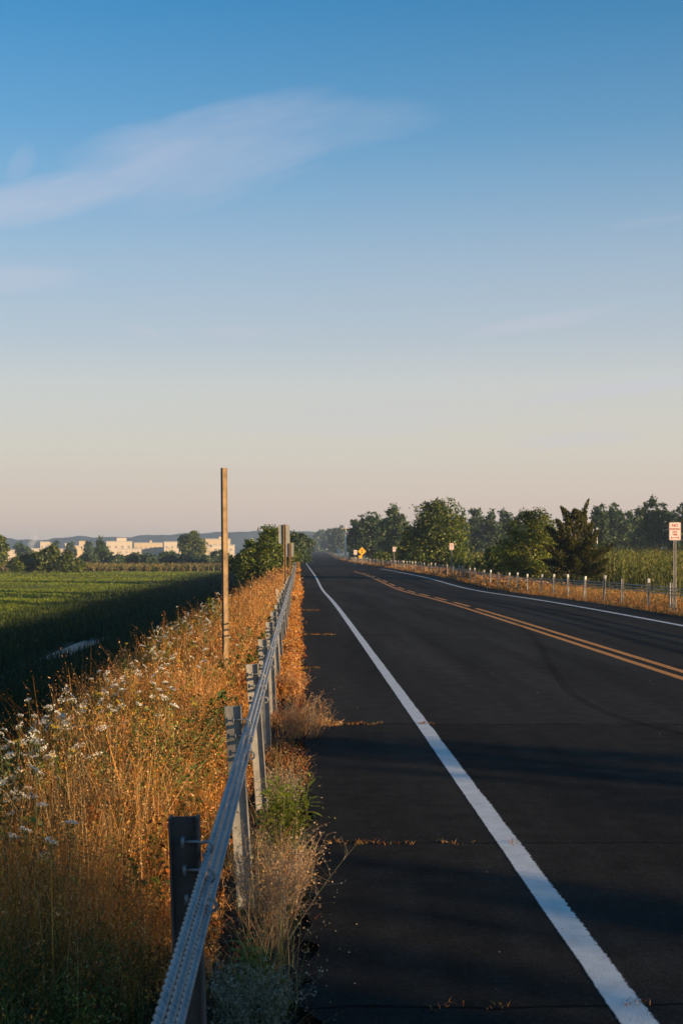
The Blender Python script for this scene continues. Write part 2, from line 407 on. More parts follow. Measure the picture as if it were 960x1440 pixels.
# ---- dry verge on the embankment
acc = Acc()
def verge(n, y0, y1, x0, x1, hs, ws, pan, psize, logd=True):
    nc = max(60, n//26)          # stems grow in tussocks
    yc = np.exp(rng.uniform(np.log(y0), np.log(y1), nc)); xc = rng.uniform(x0, x1, nc)
    j = rng.integers(0, nc, n); loose = rng.uniform(0, 1, n) < .14
    sg = .026 + .0038*yc[j]
    x = np.where(loose, rng.uniform(x0, x1, n), xc[j] + rng.normal(0, 1, n)*sg); y = np.where(loose, np.exp(rng.uniform(np.log(y0), np.log(y1), n)), yc[j] + rng.normal(0, 1, n)*sg*1.4)
    x = np.clip(x, x0, x1)
    x = np.where(x < -.5, -.5 + (x + .5)/wide(y), x)
    ctone = np.clip(1 + rng.normal(0, .38, nc), .25, 1.9)[j]; chue = rng.integers(0, 6, nc)[j]; chh = rng.uniform(.35, 1.3, nc)[j]; cg = (rng.uniform(0, 1, nc) < .18)[j]
    green = vnoise(x, y, 2.6, 11) + .9*np.clip((-x - 1.7)/.9, 0, 1) - .35
    tall = vnoise(x, y, 2.0, 12)
    keep = rng.uniform(0, 1, n) < np.clip(1.05 - .3*vnoise(x, y, 1.1, 13), .25, 1)
    x, y, green, tall, ctone, chue, chh, cg = (v[keep] for v in (x, y, green, tall, ctone, chue, chh, cg)); n = len(x)
    isg = rng.uniform(0, 1, n) < np.clip(.16 + .36*green + .5*cg + .85*np.clip((5.5 - y)/1.2, 0, 1) + .8*np.exp(-((y - 9.2 - .8*vnoise(x, y, 1.3, 15))/1.5)**2)*np.clip((-x - .5)/.4, 0, 1) + .35*np.clip((-x*wide(y) - 1.9)/.5, 0, 1), .05, .9)
    edge = np.clip((-x - .25)/.55, .22, 1)
    h = hs*rng.uniform(.55, 1.1, n)*chh*(1 + .22*tall)*edge*np.where(rng.uniform(0, 1, n) < .03, 1.5, 1)*np.where(isg, .72, 1)
    w = ws*rng.uniform(.6, 1.4, n)*np.where(isg, 1.7, 1)
    lean = np.abs(rng.normal(.32, .27, n)) + np.where(isg, .15, 0)
    col = np.where(isg[:, None], pick([OLIVE, DKG, OLIVE*1.5, np.array([.16, .17, .02])], [2.4, 4, 1, .4], n), np.where((rng.uniform(0, 1, n) < .6)[:, None], np.stack([GOLD, TAN, RUST*1.05, GOLD*.85, np.array([.40, .23, .10]), np.array([.43, .175, .030])])[chue], pick([GOLD, TAN, RUST, STRAW], [4, 3, 2.4, 1.2], n)))*(ctone*(1 + .22*vnoise(x, y*.8, .9, 14)))[:, None]*(1 + rng.normal(0, .2, (n, 1)))
    base = np.stack([x + road_shift(y), y, zt(x + road_shift(y), y) - .01], -1)
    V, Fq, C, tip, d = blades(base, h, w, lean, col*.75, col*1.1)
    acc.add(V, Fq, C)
    if pan:
        sel = np.nonzero(~isg & (rng.uniform(0, 1, n) < .5))[0]
        m = len(sel)
        t = rng.uniform(.6, 1.06, (m, pan))
        bs, tp = base[sel], tip[sel]
        cen = bs[:, None]*(1 - t[..., None]) + tp[:, None]*t[..., None]
        fluffy = rng.uniform(.5, 2.2, m)**1.5; spread = (.030*fluffy[:, None]*(1.15 - t)*h[sel][:, None]/.5 + .006)[..., None]*np.array([1, 1, .5])
        cen = cen + rng.normal(0, 1, cen.shape)*spread
        pc = np.repeat((col[sel]*1.12)[:, None], pan, 1).reshape(-1, 3)*(1 + rng.normal(0, .16, (m*pan, 1)))
        acc.add(*rhombs(cen.reshape(-1, 3), psize*rng.uniform(.5, 1.4, m*pan), pc, elong=2.5, updir=np.array([0, 0, .45])))
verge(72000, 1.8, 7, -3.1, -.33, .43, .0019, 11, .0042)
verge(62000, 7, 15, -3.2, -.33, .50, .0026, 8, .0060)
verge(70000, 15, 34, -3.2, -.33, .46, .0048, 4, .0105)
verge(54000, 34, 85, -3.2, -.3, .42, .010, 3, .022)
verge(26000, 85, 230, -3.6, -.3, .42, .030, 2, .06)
# broad-leaved weeds in the sward
def leafy(nw, y0, y1, nl, hmax, size, cols, probs, xs=(-2.6, -.5)):
    y = np.exp(rng.uniform(np.log(y0), np.log(y1), nw)); x = rng.uniform(*xs, nw); x = -.5 + (x + .5)/wide(y)
    h = hmax*rng.uniform(.5, 1.1, nw); wc = pick(cols, probs, nw)*(1 + rng.normal(0, .2, (nw, 1)))
    t = rng.uniform(.25, 1, (nw, nl)); r_ = h[:, None]*.22*(1.15 - t)
    cen = np.stack([x[:, None] + rng.normal(0, 1, (nw, nl))*r_, y[:, None] + rng.normal(0, 1, (nw, nl))*r_, zt(x, y)[:, None] + h[:, None]*t], -1).reshape(-1, 3)
    acc.add(*rhombs(cen, np.repeat(size*rng.uniform(.7, 1.3, nw), nl)*rng.uniform(.5, 1.3, nw*nl), np.repeat(wc, nl, 0)*(1 + rng.normal(0, .18, (nw*nl, 1))), elong=2.1, updir=np.array([0, 0, .3])))
WG = [np.array([.075, .10, .018]), np.array([.05, .08, .02]), np.array([.16, .16, .03]), RUST*.8]
leafy(240, 3.2, 5.4, 90, .36, .006, WG, [4, 4, 1, .6])
leafy(80, 5.4, 8, 44, .40, .014, WG, [3, 3, 1.4, 2])
leafy(420, 8, 12, 60, .44, .012, WG, [4, 5, 1.4, 1])
leafy(330, 12, 34, 44, .42, .026, WG, [3, 2, 2, 2])
leafy(240, 5.5, 30, 50, .55, .018, WG, [4, 3, 2, 0], (-2.7, -1.8))
# tall pale stalks standing above the rest
n = 260
y = rng.uniform(5.6, 7.8, n); x = rng.uniform(-2.1, -.75, n)
base = np.stack([x, y, zt(x, y)], -1); col = pick([STRAW, TAN, GOLD], [3, 2, 2], n)*(1 + rng.normal(0, .15, (n, 1)))
V, Fq, C, tip, d = blades(base, rng.uniform(.55, .88, n), np.full(n, .0028), np.abs(rng.normal(.18, .14, n)), col)
acc.add(V, Fq, C)
t = rng.uniform(.78, 1.03, (n, 16)); cen = base[:, None]*(1 - t[..., None]) + tip[:, None]*t[..., None] + rng.normal(0, .009, (n, 16, 3))
acc.add(*rhombs(cen.reshape(-1, 3), rng.uniform(.003, .006, n*16), np.repeat(col*1.1, 16, 0), elong=3, updir=np.array([0, 0, .9])))
tag(link('dry_grass', acc.mesh('dry_grass'), M_GRASS), kind='stuff')

# ---- low litter and dry grass between cable rail and pavement, and past the rail over the road
acc = Acc()
def low(n, y0, y1, x0, x1, hs, ws, cols, probs, pan=0, psize=.01, lean0=.4, patch=None):
    y = np.exp(rng.uniform(np.log(y0), np.log(y1), n)); x = rng.uniform(x0, x1, n)
    if patch is not None:
        k = rng.uniform(0, 1, n) < np.clip(.5 + patch*vnoise(x*2, y, 1.8, 21), .02, 1); x, y = x[k], y[k]; n = len(x)
    h = hs*rng.uniform(.35, 1.2, n); w = ws*rng.uniform(.6, 1.4, n)
    col = pick(cols, probs, n)*(1 + rng.normal(0, .2, (n, 1)))
    base = np.stack([x + road_shift(y), y, zt(x + road_shift(y), y) - .005], -1)
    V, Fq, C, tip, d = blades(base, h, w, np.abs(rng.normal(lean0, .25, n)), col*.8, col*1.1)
    acc.add(V, Fq, C)
    if pan:
        cen = tip[:, None] + rng.normal(0, 1, (n, pan, 3))*np.array([.012, .012, .02])*(hs/.25)
        acc.add(*rhombs(cen.reshape(-1, 3), .7*psize*rng.uniform(.5, 1.4, n*pan), np.repeat(col, pan, 0)*1.1, elong=3))
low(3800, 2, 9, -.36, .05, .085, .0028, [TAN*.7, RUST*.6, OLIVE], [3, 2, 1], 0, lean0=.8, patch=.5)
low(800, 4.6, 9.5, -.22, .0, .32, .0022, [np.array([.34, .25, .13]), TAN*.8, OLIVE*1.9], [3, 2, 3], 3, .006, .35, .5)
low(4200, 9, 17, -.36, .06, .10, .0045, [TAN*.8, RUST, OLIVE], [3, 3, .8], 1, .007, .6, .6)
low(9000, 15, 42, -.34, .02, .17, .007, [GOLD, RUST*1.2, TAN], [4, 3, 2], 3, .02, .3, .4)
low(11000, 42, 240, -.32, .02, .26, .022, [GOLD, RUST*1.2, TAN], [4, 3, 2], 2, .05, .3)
tag(link('rail_side_grass', acc.mesh('rail_side_grass'), M_GRASS), kind='stuff')

acc = Acc()
GRN = np.array([.13, .16, .035])
low(9000, 22, 62, 9.12, 10.2, .16, .009, [GOLD*.75, TAN*.85, RUST*.9, OLIVE], [3, 5, 1.4, 1], 2, .018, .3)
low(15000, 22, 62, 9.9, 12.6, .38, .011, [GOLD*.75, TAN*.8, RUST*.9, OLIVE*1.3], [3, 5, 1.4, 1.6], 3, .024, .3)
low(9000, 62, 330, 9.12, 10.2, .18, .03, [GOLD*.75, TAN*.85, RUST*.9, OLIVE], [3, 5, 1.4, .7], 2, .05, .3)
low(16000, 62, 330, 9.9, 12.8, .42, .03, [GOLD*.75, TAN*.8, RUST*.9, OLIVE*1.3], [3, 5, 1.4, 1.2], 2, .07, .3)
low(14000, 26, 95, 11.4, 16, .5, .02, [GRN*1.2, OLIVE, GRN*1.2], [3, 2, 2], 0, .02, .3)
tag(link('roadside_grass', acc.mesh('roadside_grass'), M_GRASS), kind='stuff')

# ---- marsh: bank vegetation and the open green marsh
acc = Acc()
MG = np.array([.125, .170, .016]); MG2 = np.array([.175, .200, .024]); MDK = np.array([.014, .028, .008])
def tufts(x, y, h, w, col, lean=.35):
    n = len(x)
    base = np.stack([x, y, zt(x, y) - .02], -1)
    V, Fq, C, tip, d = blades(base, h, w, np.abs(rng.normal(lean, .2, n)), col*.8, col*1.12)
    acc.add(V, Fq, C)
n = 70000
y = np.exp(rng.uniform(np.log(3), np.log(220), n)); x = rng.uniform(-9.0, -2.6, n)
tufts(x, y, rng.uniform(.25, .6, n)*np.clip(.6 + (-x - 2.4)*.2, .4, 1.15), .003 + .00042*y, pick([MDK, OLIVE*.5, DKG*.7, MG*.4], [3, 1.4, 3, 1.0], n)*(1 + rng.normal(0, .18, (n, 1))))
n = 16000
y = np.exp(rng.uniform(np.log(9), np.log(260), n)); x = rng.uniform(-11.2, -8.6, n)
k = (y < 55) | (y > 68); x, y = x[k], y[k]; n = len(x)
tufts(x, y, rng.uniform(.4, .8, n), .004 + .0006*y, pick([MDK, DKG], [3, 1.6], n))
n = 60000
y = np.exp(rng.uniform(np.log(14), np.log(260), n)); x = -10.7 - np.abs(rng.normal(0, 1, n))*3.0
tufts(x, y, rng.uniform(.22, .5, n), .003 + .0004*y, pick([MG*.4, MDK, DKG*.6], [2, 3, 2.4], n)*(1 + rng.normal(0, .14, (n, 1))))  # bank tufts coloured darker to deepen the embankment's shadow over the marsh
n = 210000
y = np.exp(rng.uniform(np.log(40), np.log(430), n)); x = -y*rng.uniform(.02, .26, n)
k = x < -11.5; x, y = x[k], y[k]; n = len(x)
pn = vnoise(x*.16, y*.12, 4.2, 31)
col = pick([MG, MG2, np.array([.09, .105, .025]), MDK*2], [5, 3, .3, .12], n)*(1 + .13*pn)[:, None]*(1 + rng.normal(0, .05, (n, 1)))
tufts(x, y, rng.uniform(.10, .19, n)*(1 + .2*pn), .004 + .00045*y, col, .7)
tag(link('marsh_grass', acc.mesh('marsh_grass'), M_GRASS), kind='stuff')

# ---- reeds beyond the far rail and at the back of the marsh
acc = Acc()
def reeds(n, x, y, h, cols, probs):
    base = np.stack([x, y, zt(x, y) - .05], -1)
    col = pick(cols, probs, n)*(1 + rng.normal(0, .2, (n, 1)))
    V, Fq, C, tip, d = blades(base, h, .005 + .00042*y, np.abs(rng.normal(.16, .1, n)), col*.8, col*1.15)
    acc.add(V, Fq, C)
    for _ in range(7):
        t = rng.uniform(.25, 1, n)[:, None]
        cen = base*(1 - t) + tip*t + rng.normal(0, .16, (n, 3))*np.array([1, 1, .4])
        acc.add(*rhombs(cen, (.03 + .0004*y)*rng.uniform(.6, 1.3, n), col*1.05*(1 + rng.normal(0, .12, (n, 1))), elong=3.2, updir=np.array([0, 0, .7])))
RG = np.array([.100, .112, .019]); RB = np.array([.19, .145, .05])
n = 21000
y = np.exp(rng.uniform(np.log(62), np.log(190), n)); x = rng.uniform(14.5, 55, n)
x = np.where(y > 100, x*1.3, x)
k = (x/y < .31) & ((x > 17.6) | (y > 86)); x, y = x[k], y[k]; n = len(x)
reeds(n, x, y, rng.uniform(1.6, 2.7, n)*(1 + .12*vnoise(x, y, 6, 41)), [RG, RG*.75, RB, RG*1.25], [4, 3, 1.3, 2])
tag(link('reeds', acc.mesh('reeds'), M_GRASS), kind='stuff')
acc = Acc()
n = 9000
y = rng.uniform(285, 335, n); x = -rng.uniform(6, 62, n)
reeds(n, x, y, rng.uniform(.8, 1.6, n), [RB, RB*.8, RG], [3, 2, 2])
tag(link('marsh_reeds', acc.mesh('marsh_reeds'), M_GRASS), kind='stuff')

# weeds rooted in the pavement joints
acc = Acc()
for (yj, xa, xb, n) in ((12.5, .05, .75, 620), (7.36, .12, .62, 120), (7.36, .30, .36, 50), (7.36, .70, .95, 40), (7.34, 1.09, 1.15, 30), (4.72, .42, .56, 30), (4.72, .60, .70, 22), (4.72, 1.08, 1.17, 26), (12.5, 1.05, 1.2, 60), (26.2, .0, .7, 420), (18.6, .05, .3, 120), (37.5, .02, .6, 220)):
    n = int(n*.7); x = xa + (xb - xa)*rng.beta(1.1, 1.6, n); y = yj + .03*vnoise(x*4, x*0, 1.1, 61) + rng.normal(0, .012 + .001*yj, n)
    base = np.stack([x, y, np.zeros(n) + road_z(y)], -1)
    col = pick([OLIVE*1.2, TAN, RUST, GOLD], [2, 2, 1.5, 2], n)*(1 + rng.normal(0, .2, (n, 1)))
    V, Fq, C, tip, d = blades(base, rng.uniform(.004, .018, n)*(1 + .05*yj), np.full(n, .002 + .0003*yj), np.abs(rng.normal(1.2, .5, n)), col*.7)
    acc.add(V, Fq, C)
tag(link('crack_weeds', acc.mesh('crack_weeds'), M_GRASS), kind='stuff')

# loose grit along the pavement edge
acc = Acc(); gr = np.random.default_rng(91)
n = 420
y = np.exp(gr.uniform(np.log(4.2), np.log(30), n)); x = np.where(gr.uniform(0, 1, n) < .75, -.02 + np.abs(gr.normal(0, .09, n)), gr.uniform(0, 4.4, n))
oc = np.array([(1, 0, 0), (0, 1, 0), (-1, 0, 0), (0, -1, 0), (0, 0, .8), (0, 0, -.4)]); of = np.array([(0, 1, 4), (1, 2, 4), (2, 3, 4), (3, 0, 4), (1, 0, 5), (2, 1, 5), (3, 2, 5), (0, 3, 5)])
sz = gr.uniform(.0015, .0052, n); rv = gr.uniform(.6, 1.4, (n, 6, 3))
V = np.stack([x, y, road_z(y) + .001], -1)[:, None] + oc[None]*rv*sz[:, None, None]
cg_ = pick([np.array([.22, .20, .18]), np.array([.35, .33, .30]), np.array([.08, .07, .06])], [3, 1, 3], n, gr)
acc.add(V.reshape(-1, 3), (of[None] + (np.arange(n)*6)[:, None, None]).reshape(-1, 3), np.repeat(cg_, 6, 0))
tag(link('gravel', acc.mesh('gravel'), M_GRASS), kind='stuff')

# ------------------------------------------------------------------ single plants
def zat(x, y): return float(zt(np.array([x]), np.array([y]))[0])

# wildflowers with flat lacy heads: a few kinds, copied
def flower_kind(i, head_col, head_r, nh, height):
    r = np.random.default_rng(500 + i)
    a = Acc(); heads = []
    m = 3 + nh
    tips = []
    for k in range(nh):
        f = 1 if k == 0 else r.uniform(.72, .95)
        az = r.uniform(0, 6.28); L_ = r.uniform(.03, .10) if k else r.uniform(0, .05)
        b0 = np.array([0, 0, 0.]) if k == 0 else np.array([.006*np.cos(az), .006*np.sin(az), height*.45])
        tp = np.array([L_*np.cos(az)*1.4, L_*np.sin(az)*1.4, height*f])
        tips.append((tp, head_r*r.uniform(.6, 1.1) if k else head_r))
        pts = [b0, b0*.4 + tp*.6 + np.array([.012*np.cos(az), .012*np.sin(az), -.01]), tp]
        mb = MB(); mb.tube(pts, [.0034, .0026, .002], 4, False)
        a.add(np.array(mb.v), np.array(mb.f), np.tile([.10, .13, .035], (len(mb.v), 1)))
    n = 26
    t = r.uniform(.05, .75, n)
    cen = np.stack([r.normal(0, .035, n), r.normal(0, .035, n), t*height], -1)
    a.add(*rhombs(cen, r.uniform(.012, .03, n), np.array([[.09, .13, .03]])*(1 + r.normal(0, .2, (n, 1))), r, 2.6))
    for tp, hr in tips:
        hd = Acc(); n = 64
        q = np.sqrt(r.uniform(0, 1, n))*hr; an = r.uniform(0, 6.28, n)
        tilt = r.normal(0, .4, 2)
        cen = np.stack([q*np.cos(an), q*np.sin(an), .012 - 6.0*q*q + r.normal(0, .004, n) + tilt[0]*q*np.cos(an) + tilt[1]*q*np.sin(an)], -1) + tp
        c = np.asarray(head_col)[None]*(1 + r.normal(0, .10, (n, 1)))
        hd.add(*rhombs(cen, np.full(n, hr*.24)*r.uniform(.6, 1.3, n), c, r, 1.2))
        for k in range(9):   # ribs under the head
            az = k*.698
            mb = MB(); mb.tube([tp - np.array([0, 0, .018]), tp + np.array([hr*.8*math.cos(az), hr*.8*math.sin(az), -.002])], .0012, 3, False)
            hd.add(np.array(mb.v), np.array(mb.f), np.tile([.14, .17, .06], (len(mb.v), 1)))
        heads.append(hd.mesh('flower_head'))
    return a.mesh('flower_stem'), heads
KW = [flower_kind(i, (.78, .76, .68), .026 + .004*(i % 3), (1, 2, 3, 1, 2)[i % 5], .62 + .06*i) for i in range(5)]
KY = [flower_kind(20 + i, (.62, .44, .05), .026, (3, 2)[i], .6 + .1*i) for i in range(2)]
def plant_flower(kind, x, y, s, label, cat, group, rz):
    o = link('wildflower', kind[0], M_GRASS); o.location = (x, y, zat(x, y) - .02); o.rotation_euler = (random.uniform(-.12, .12), random.uniform(-.12, .12), rz); o.scale = (s, s, s)
    tag(o, label, cat, group)
    for hm_ in kind[1]: link('flower_head', hm_, M_GRASS, o)
    return o
fl = np.random.default_rng(77)
spots = []
for k in range(190):
    y = float(np.exp(fl.uniform(np.log(5.2), np.log(34)))); x = -float(np.clip(fl.normal(2.15, .42), 1.2, 2.9))
    spots.append((x, y))
for k in range(60):
    spots.append((-float(fl.uniform(1.75, 2.75)), float(fl.uniform(6.3, 10.5))))
for k in range(22):
    spots.append((-float(fl.uniform(.9, 2)), float(np.exp(fl.uniform(np.log(8), np.log(30))))))
for k, (x, y) in enumerate(spots):
    x = x/float(wide(y))
    if k % 7 == 3:
        plant_flower(KY[k % 2], x, y, fl.uniform(.8, 1.1), 'yellow wildflower on a thin green stem among the dry embankment grass', 'wildflower', 'yellow wildflowers along the embankment edge', fl.uniform(0, 6.28))
    else:
        plant_flower(KW[k % 5], x, y, fl.uniform(.65, 1.0), 'white lacy flat-topped wildflower on a thin green stem at the embankment edge', 'wildflower', 'white wildflowers along the embankment edge', fl.uniform(0, 6.28))

def weed(name, x, y, spread, h, nst, cols, probs, label, cat, seed, twigs=9, lean=(0, 0), psize=.0055, wst=.0021):
    """dry branching weed clump: wiry stems with curled side twigs and seed husks"""
    r = np.random.default_rng(seed); a = Acc()
    nb = nst
    an = r.uniform(0, 6.28, nb); q = np.sqrt(r.uniform(0, 1, nb))*spread*.5
    base = np.stack([q*np.cos(an), q*np.sin(an)*1.25, r.uniform(-.02, 0, nb)], -1)
    hh = h*r.uniform(.5, 1.05, nb)
    col = pick(cols, probs, nb, r)*(1 + r.normal(0, .18, (nb, 1)))
    out = np.stack([np.cos(an)*q/spread*.45 + lean[0], np.sin(an)*q/spread*.5 + lean[1], np.ones(nb)], -1)
    out += r.normal(0, .15, out.shape)*np.array([1, 1, 0]); out /= np.linalg.norm(out, axis=1)[:, None]
    def ribbons(b0, d, L_, w, c, curl):
        n = len(b0); ts = np.linspace(0, 1, 5)
        s = np.cross(d, r.normal(0, 1, (n, 3))); s /= np.linalg.norm(s, axis=1)[:, None] + 1e-9
        cv = np.cross(d, s)
        V = np.zeros((n, 5, 2, 3))
        for k, t in enumerate(ts):
            p = b0 + d*(L_*t)[:, None] + cv*(curl*L_*t*t)[:, None]
            ww = (w*(1 - .6*t)*.5)[:, None]
            V[:, k, 0] = p - s*ww; V[:, k, 1] = p + s*ww
        i = np.arange(n*10).reshape(n, 5, 2)
        Fq = np.concatenate([np.stack([i[:, k, 0], i[:, k, 1], i[:, k+1, 1], i[:, k+1, 0]], -1) for k in range(4)])
        a.add(V.reshape(-1, 3), Fq, np.repeat(np.clip(c, .004, .9), 10, 0))
        return V.mean(2)
    ax = ribbons(base, out, hh, np.full(nb, wst), col*.9, r.normal(0, .18, nb))
    for lvl in range(twigs):
        f = r.uniform(.3, 1, nb); k0 = np.clip((f*4).astype(int), 0, 3); fr = (f*4 - k0)[:, None]
        b0 = ax[np.arange(nb), k0]*(1 - fr) + ax[np.arange(nb), k0 + 1]*fr
        d = out + r.normal(0, .55, out.shape); d[:, 2] = np.abs(d[:, 2]); d /= np.linalg.norm(d, axis=1)[:, None]
        L_ = h*r.uniform(.06, .22, nb)
        tw = ribbons(b0, d, L_, np.full(nb, wst*.85), col, r.normal(0, .8, nb))
        for q_ in range(2):
            e = tw[:, 4 - q_] + r.normal(0, .004, (nb, 3))
            a.add(*rhombs(e, psize*r.uniform(.6, 1.4, nb), col*1.15, r, 1.9))
    o = link(name, a.mesh(name), M_GRASS)
    o.location = (x, y, zat(x, y)); tag(o, label, cat, 'dry weeds along the pavement edge' if 'dry' in label else None)
    return o
GREY = np.array([.24, .22, .16]); PINK = np.array([.36, .25, .16])
weed('dry_weed', -.14, 4.5, .17, .25, 150, [GREY, OLIVE, GREY*.8], [3, 2, 2], 'low grey-green dry weed clump by the base of the nearest rail post', 'weed', 901)
weed('dry_weed', -.10, 5.55, .13, .50, 95, [PINK, TAN, GREY], [3, 3, 1], 'tall wiry tan dry weed clump between rail post and asphalt', 'weed', 902, lean=(0, 0))
weed('dry_weed', -.05, 6.15, .10, .36, 60, [PINK, TAN, RUST], [3, 2, 1], 'pinkish dry weed with curled twigs reaching over the asphalt', 'weed', 903, lean=(.1, -.05))
weed('dry_weed', -.12, 8.7, .20, .22, 100, [GREY, OLIVE, PINK*.8], [3, 2, 1], 'small greyish dry weed just past the bright green plant', 'weed', 904)
weed('dry_weed', .0, 11.6, .30, .38, 170, [PINK, TAN, RUST], [3, 3, 1.5], 'round tan dry weed bush beside the grassy pavement crack', 'weed', 905, lean=(.12, 0))
weed('dry_weed', .22, 12.45, .22, .12, 90, [TAN, GOLD, PINK], [3, 2, 2], 'low dry weed sprawling onto the asphalt at the grassy crack', 'weed', 906, lean=(.5, 0))
weed('dry_weed', -.10, 15.2, .26, .30, 110, [PINK, RUST, TAN], [2, 3, 2], 'reddish dry weed bush under the cables beyond the crack', 'weed', 907, lean=(.1, 0))
weed('dry_weed', -.08, 20.5, .28, .28, 90, [RUST, GOLD, TAN], [3, 3, 2], 'orange dry weed bush further along the pavement edge', 'weed', 908, wst=.005, psize=.014)

# bright green leafy plant by the rail
def lance_leaves(n_st, h, sp, seed, col):
    r = np.random.default_rng(seed); a = Acc(); st = Acc()
    for k in range(n_st):
        an = r.uniform(0, 6.28); q = r.uniform(.02, sp*.4)
        b0 = np.array([q*math.cos(an)*.5, q*math.sin(an)*.5, 0]); tp = np.array([q*math.cos(an)*1.5, q*math.sin(an)*1.5, h*r.uniform(.6, 1)])
        mb = MB(); mb.tube([b0, b0*.5 + tp*.5 + np.array([0, 0, .03]), tp], [.004, .003, .0015], 4, False)
        st.add(np.array(mb.v), np.array(mb.f), np.tile([.10, .12, .03], (len(mb.v), 1)))
        m = 20
        t = np.linspace(.25, 1, m); cen = b0[None]*(1 - t[:, None]) + tp[None]*t[:, None]
        az = np.arange(m)*2.4 + r.uniform(0, 6); up = r.uniform(.15, .9, m)
        d = np.stack([np.cos(az), np.sin(az), up], -1); d /= np.linalg.norm(d, axis=1)[:, None]
        s = np.cross(d, [0, 0, 1.]); s /= np.linalg.norm(s, axis=1)[:, None]
        L_ = r.uniform(.07, .13, m)*(1.1 - .4*t); W_ = L_*.10
        ts = [0, .35, .7, 1]; ws = [.3, 1, .75, .05]
        V = np.zeros((m, 4, 2, 3))
        for j in range(4):
            p = cen + d*(L_*ts[j])[:, None] - np.array([0, 0, 1])*(.35*L_*ts[j]**2)[:, None]
            V[:, j, 0] = p - s*(W_*ws[j])[:, None]; V[:, j, 1] = p + s*(W_*ws[j])[:, None]
        i = np.arange(m*8).reshape(m, 4, 2)
        a.add(V.reshape(-1, 3), np.concatenate([np.stack([i[:, j, 0], i[:, j, 1], i[:, j+1, 1], i[:, j+1, 0]], -1) for j in range(3)]), np.repeat(np.asarray(col)[None]*(1 + r.normal(0, .22, (m, 1))), 8, 0))
    return a.mesh('leaves'), st.mesh('stems')
lm, sm = lance_leaves(24, .46, .22, 31, (.26, .30, .028))
o = link('green_weed', sm, M_GRASS); o.location = (-.07, 7.0, zat(-.07, 7.0)); tag(o, 'bright green narrow-leaved plant beside the cable rail', 'plant')
link('leaves', lm, M_LEAF, o)
lm, sm = lance_leaves(5, .16, .12, 33, (.14, .19, .04))
o = link('green_weed', sm, M_GRASS); o.location = (-.14, 5.05, zat(-.14, 5.05)); tag(o, 'low dark green leafy weed in the shade behind the grey-green clump', 'plant')
link('leaves', lm, M_LEAF, o)

# yellow-green shrub at the embankment edge by the tall bare post
def shrub_crown(lobes, n, leaf, cols, probs, seed, updir=None):
    """leaf clumps filling ellipsoid lobes (x,y,z,rx,ry,rz)"""
    r = np.random.default_rng(seed)
    lb = np.array(lobes, float); wgt = (lb[:, 3]*lb[:, 5]); wgt = wgt/wgt.sum()
    k = r.choice(len(lb), n, p=wgt)
    # twig ends first, then leaves gather round them
    nt_ = max(30, n//14)
    kt = r.choice(len(lb), nt_, p=wgt)
    d = r.normal(0, 1, (nt_, 3)); d /= np.linalg.norm(d, axis=1)[:, None]
    rad = r.uniform(.12, 1.12, nt_)**.45
    tw = lb[kt, :3] + d*lb[kt, 3:6]*rad[:, None]
    lobe_tone = 1 + r.normal(0, .14, len(lb)); lobe_y = r.uniform(0, 1, len(lb))
    j = r.integers(0, nt_, n)
    sz = lb[kt[j], 3:6].mean(1)
    cl = np.clip(sz*.20, leaf*.9, 1.4)
    cen = tw[j] + r.normal(0, 1, (n, 3))*cl[:, None]*np.array([1, 1, .7])
    col = pick(cols, probs, n, r)*(lobe_tone[kt[j]])[:, None]*(1 + r.normal(0, .2, (n, 1)))
    # leaf faces lean outward from their lobe
    outw = d[j]*.5 + np.array([0, 0, .35])
    nrm = outw + r.normal(0, .6, (n, 3)); nrm /= np.linalg.norm(nrm, axis=1)[:, None]
    a = np.cross(nrm, r.normal(0, 1, (n, 3))); a /= np.linalg.norm(a, axis=1)[:, None] + 1e-9
    b_ = np.cross(nrm, a); s = leaf*r.uniform(.6, 1.45, n)
    V = np.stack([cen - a*(s*.8)[:, None], cen + b_*(s*.5)[:, None], cen + a*(s*.8)[:, None], cen - b_*(s*.5)[:, None]], 1).reshape(-1, 3)
    return V, np.arange(n*4).reshape(n, 4), np.repeat(np.clip(col, .004, .9), 4, 0)

def envelope(cx, cy, z0, z1, hw, hd, nl, seed, top=.5, jag=.25, rl=(.28, .5)):
    """lobes inside a rounded crown between heights z0 and z1"""
    r = np.random.default_rng(seed); out = []
    H = z1 - z0
    for k in range(nl):
        t = (k + r.uniform(0, 1))/nl
        prof = (1 - max(0, (t - .35)/.68)**2.1)**.6*(.72 + .28*min(1, t/.25))
        an = r.uniform(0, 6.28); q = r.uniform(.35, 1)*prof
        s = r.uniform(*rl)*(.55 + .45*prof)
        out.append((cx + math.cos(an)*q*hw*(1 - s*.7), cy + math.sin(an)*q*hd*(1 - s*.7), z0 + H*(s*.35 + t*(1 - s*.55)) + r.normal(0, jag*.05*H), s*hw*1.0, s*hd*1.0, s*min(hw, H*.5)*r.uniform(.6, 1)))
    # the core, so that light does not pour straight through
    out.append((cx, cy, z0 + H*.45, hw*.55, hd*.55, H*.36))
    return out

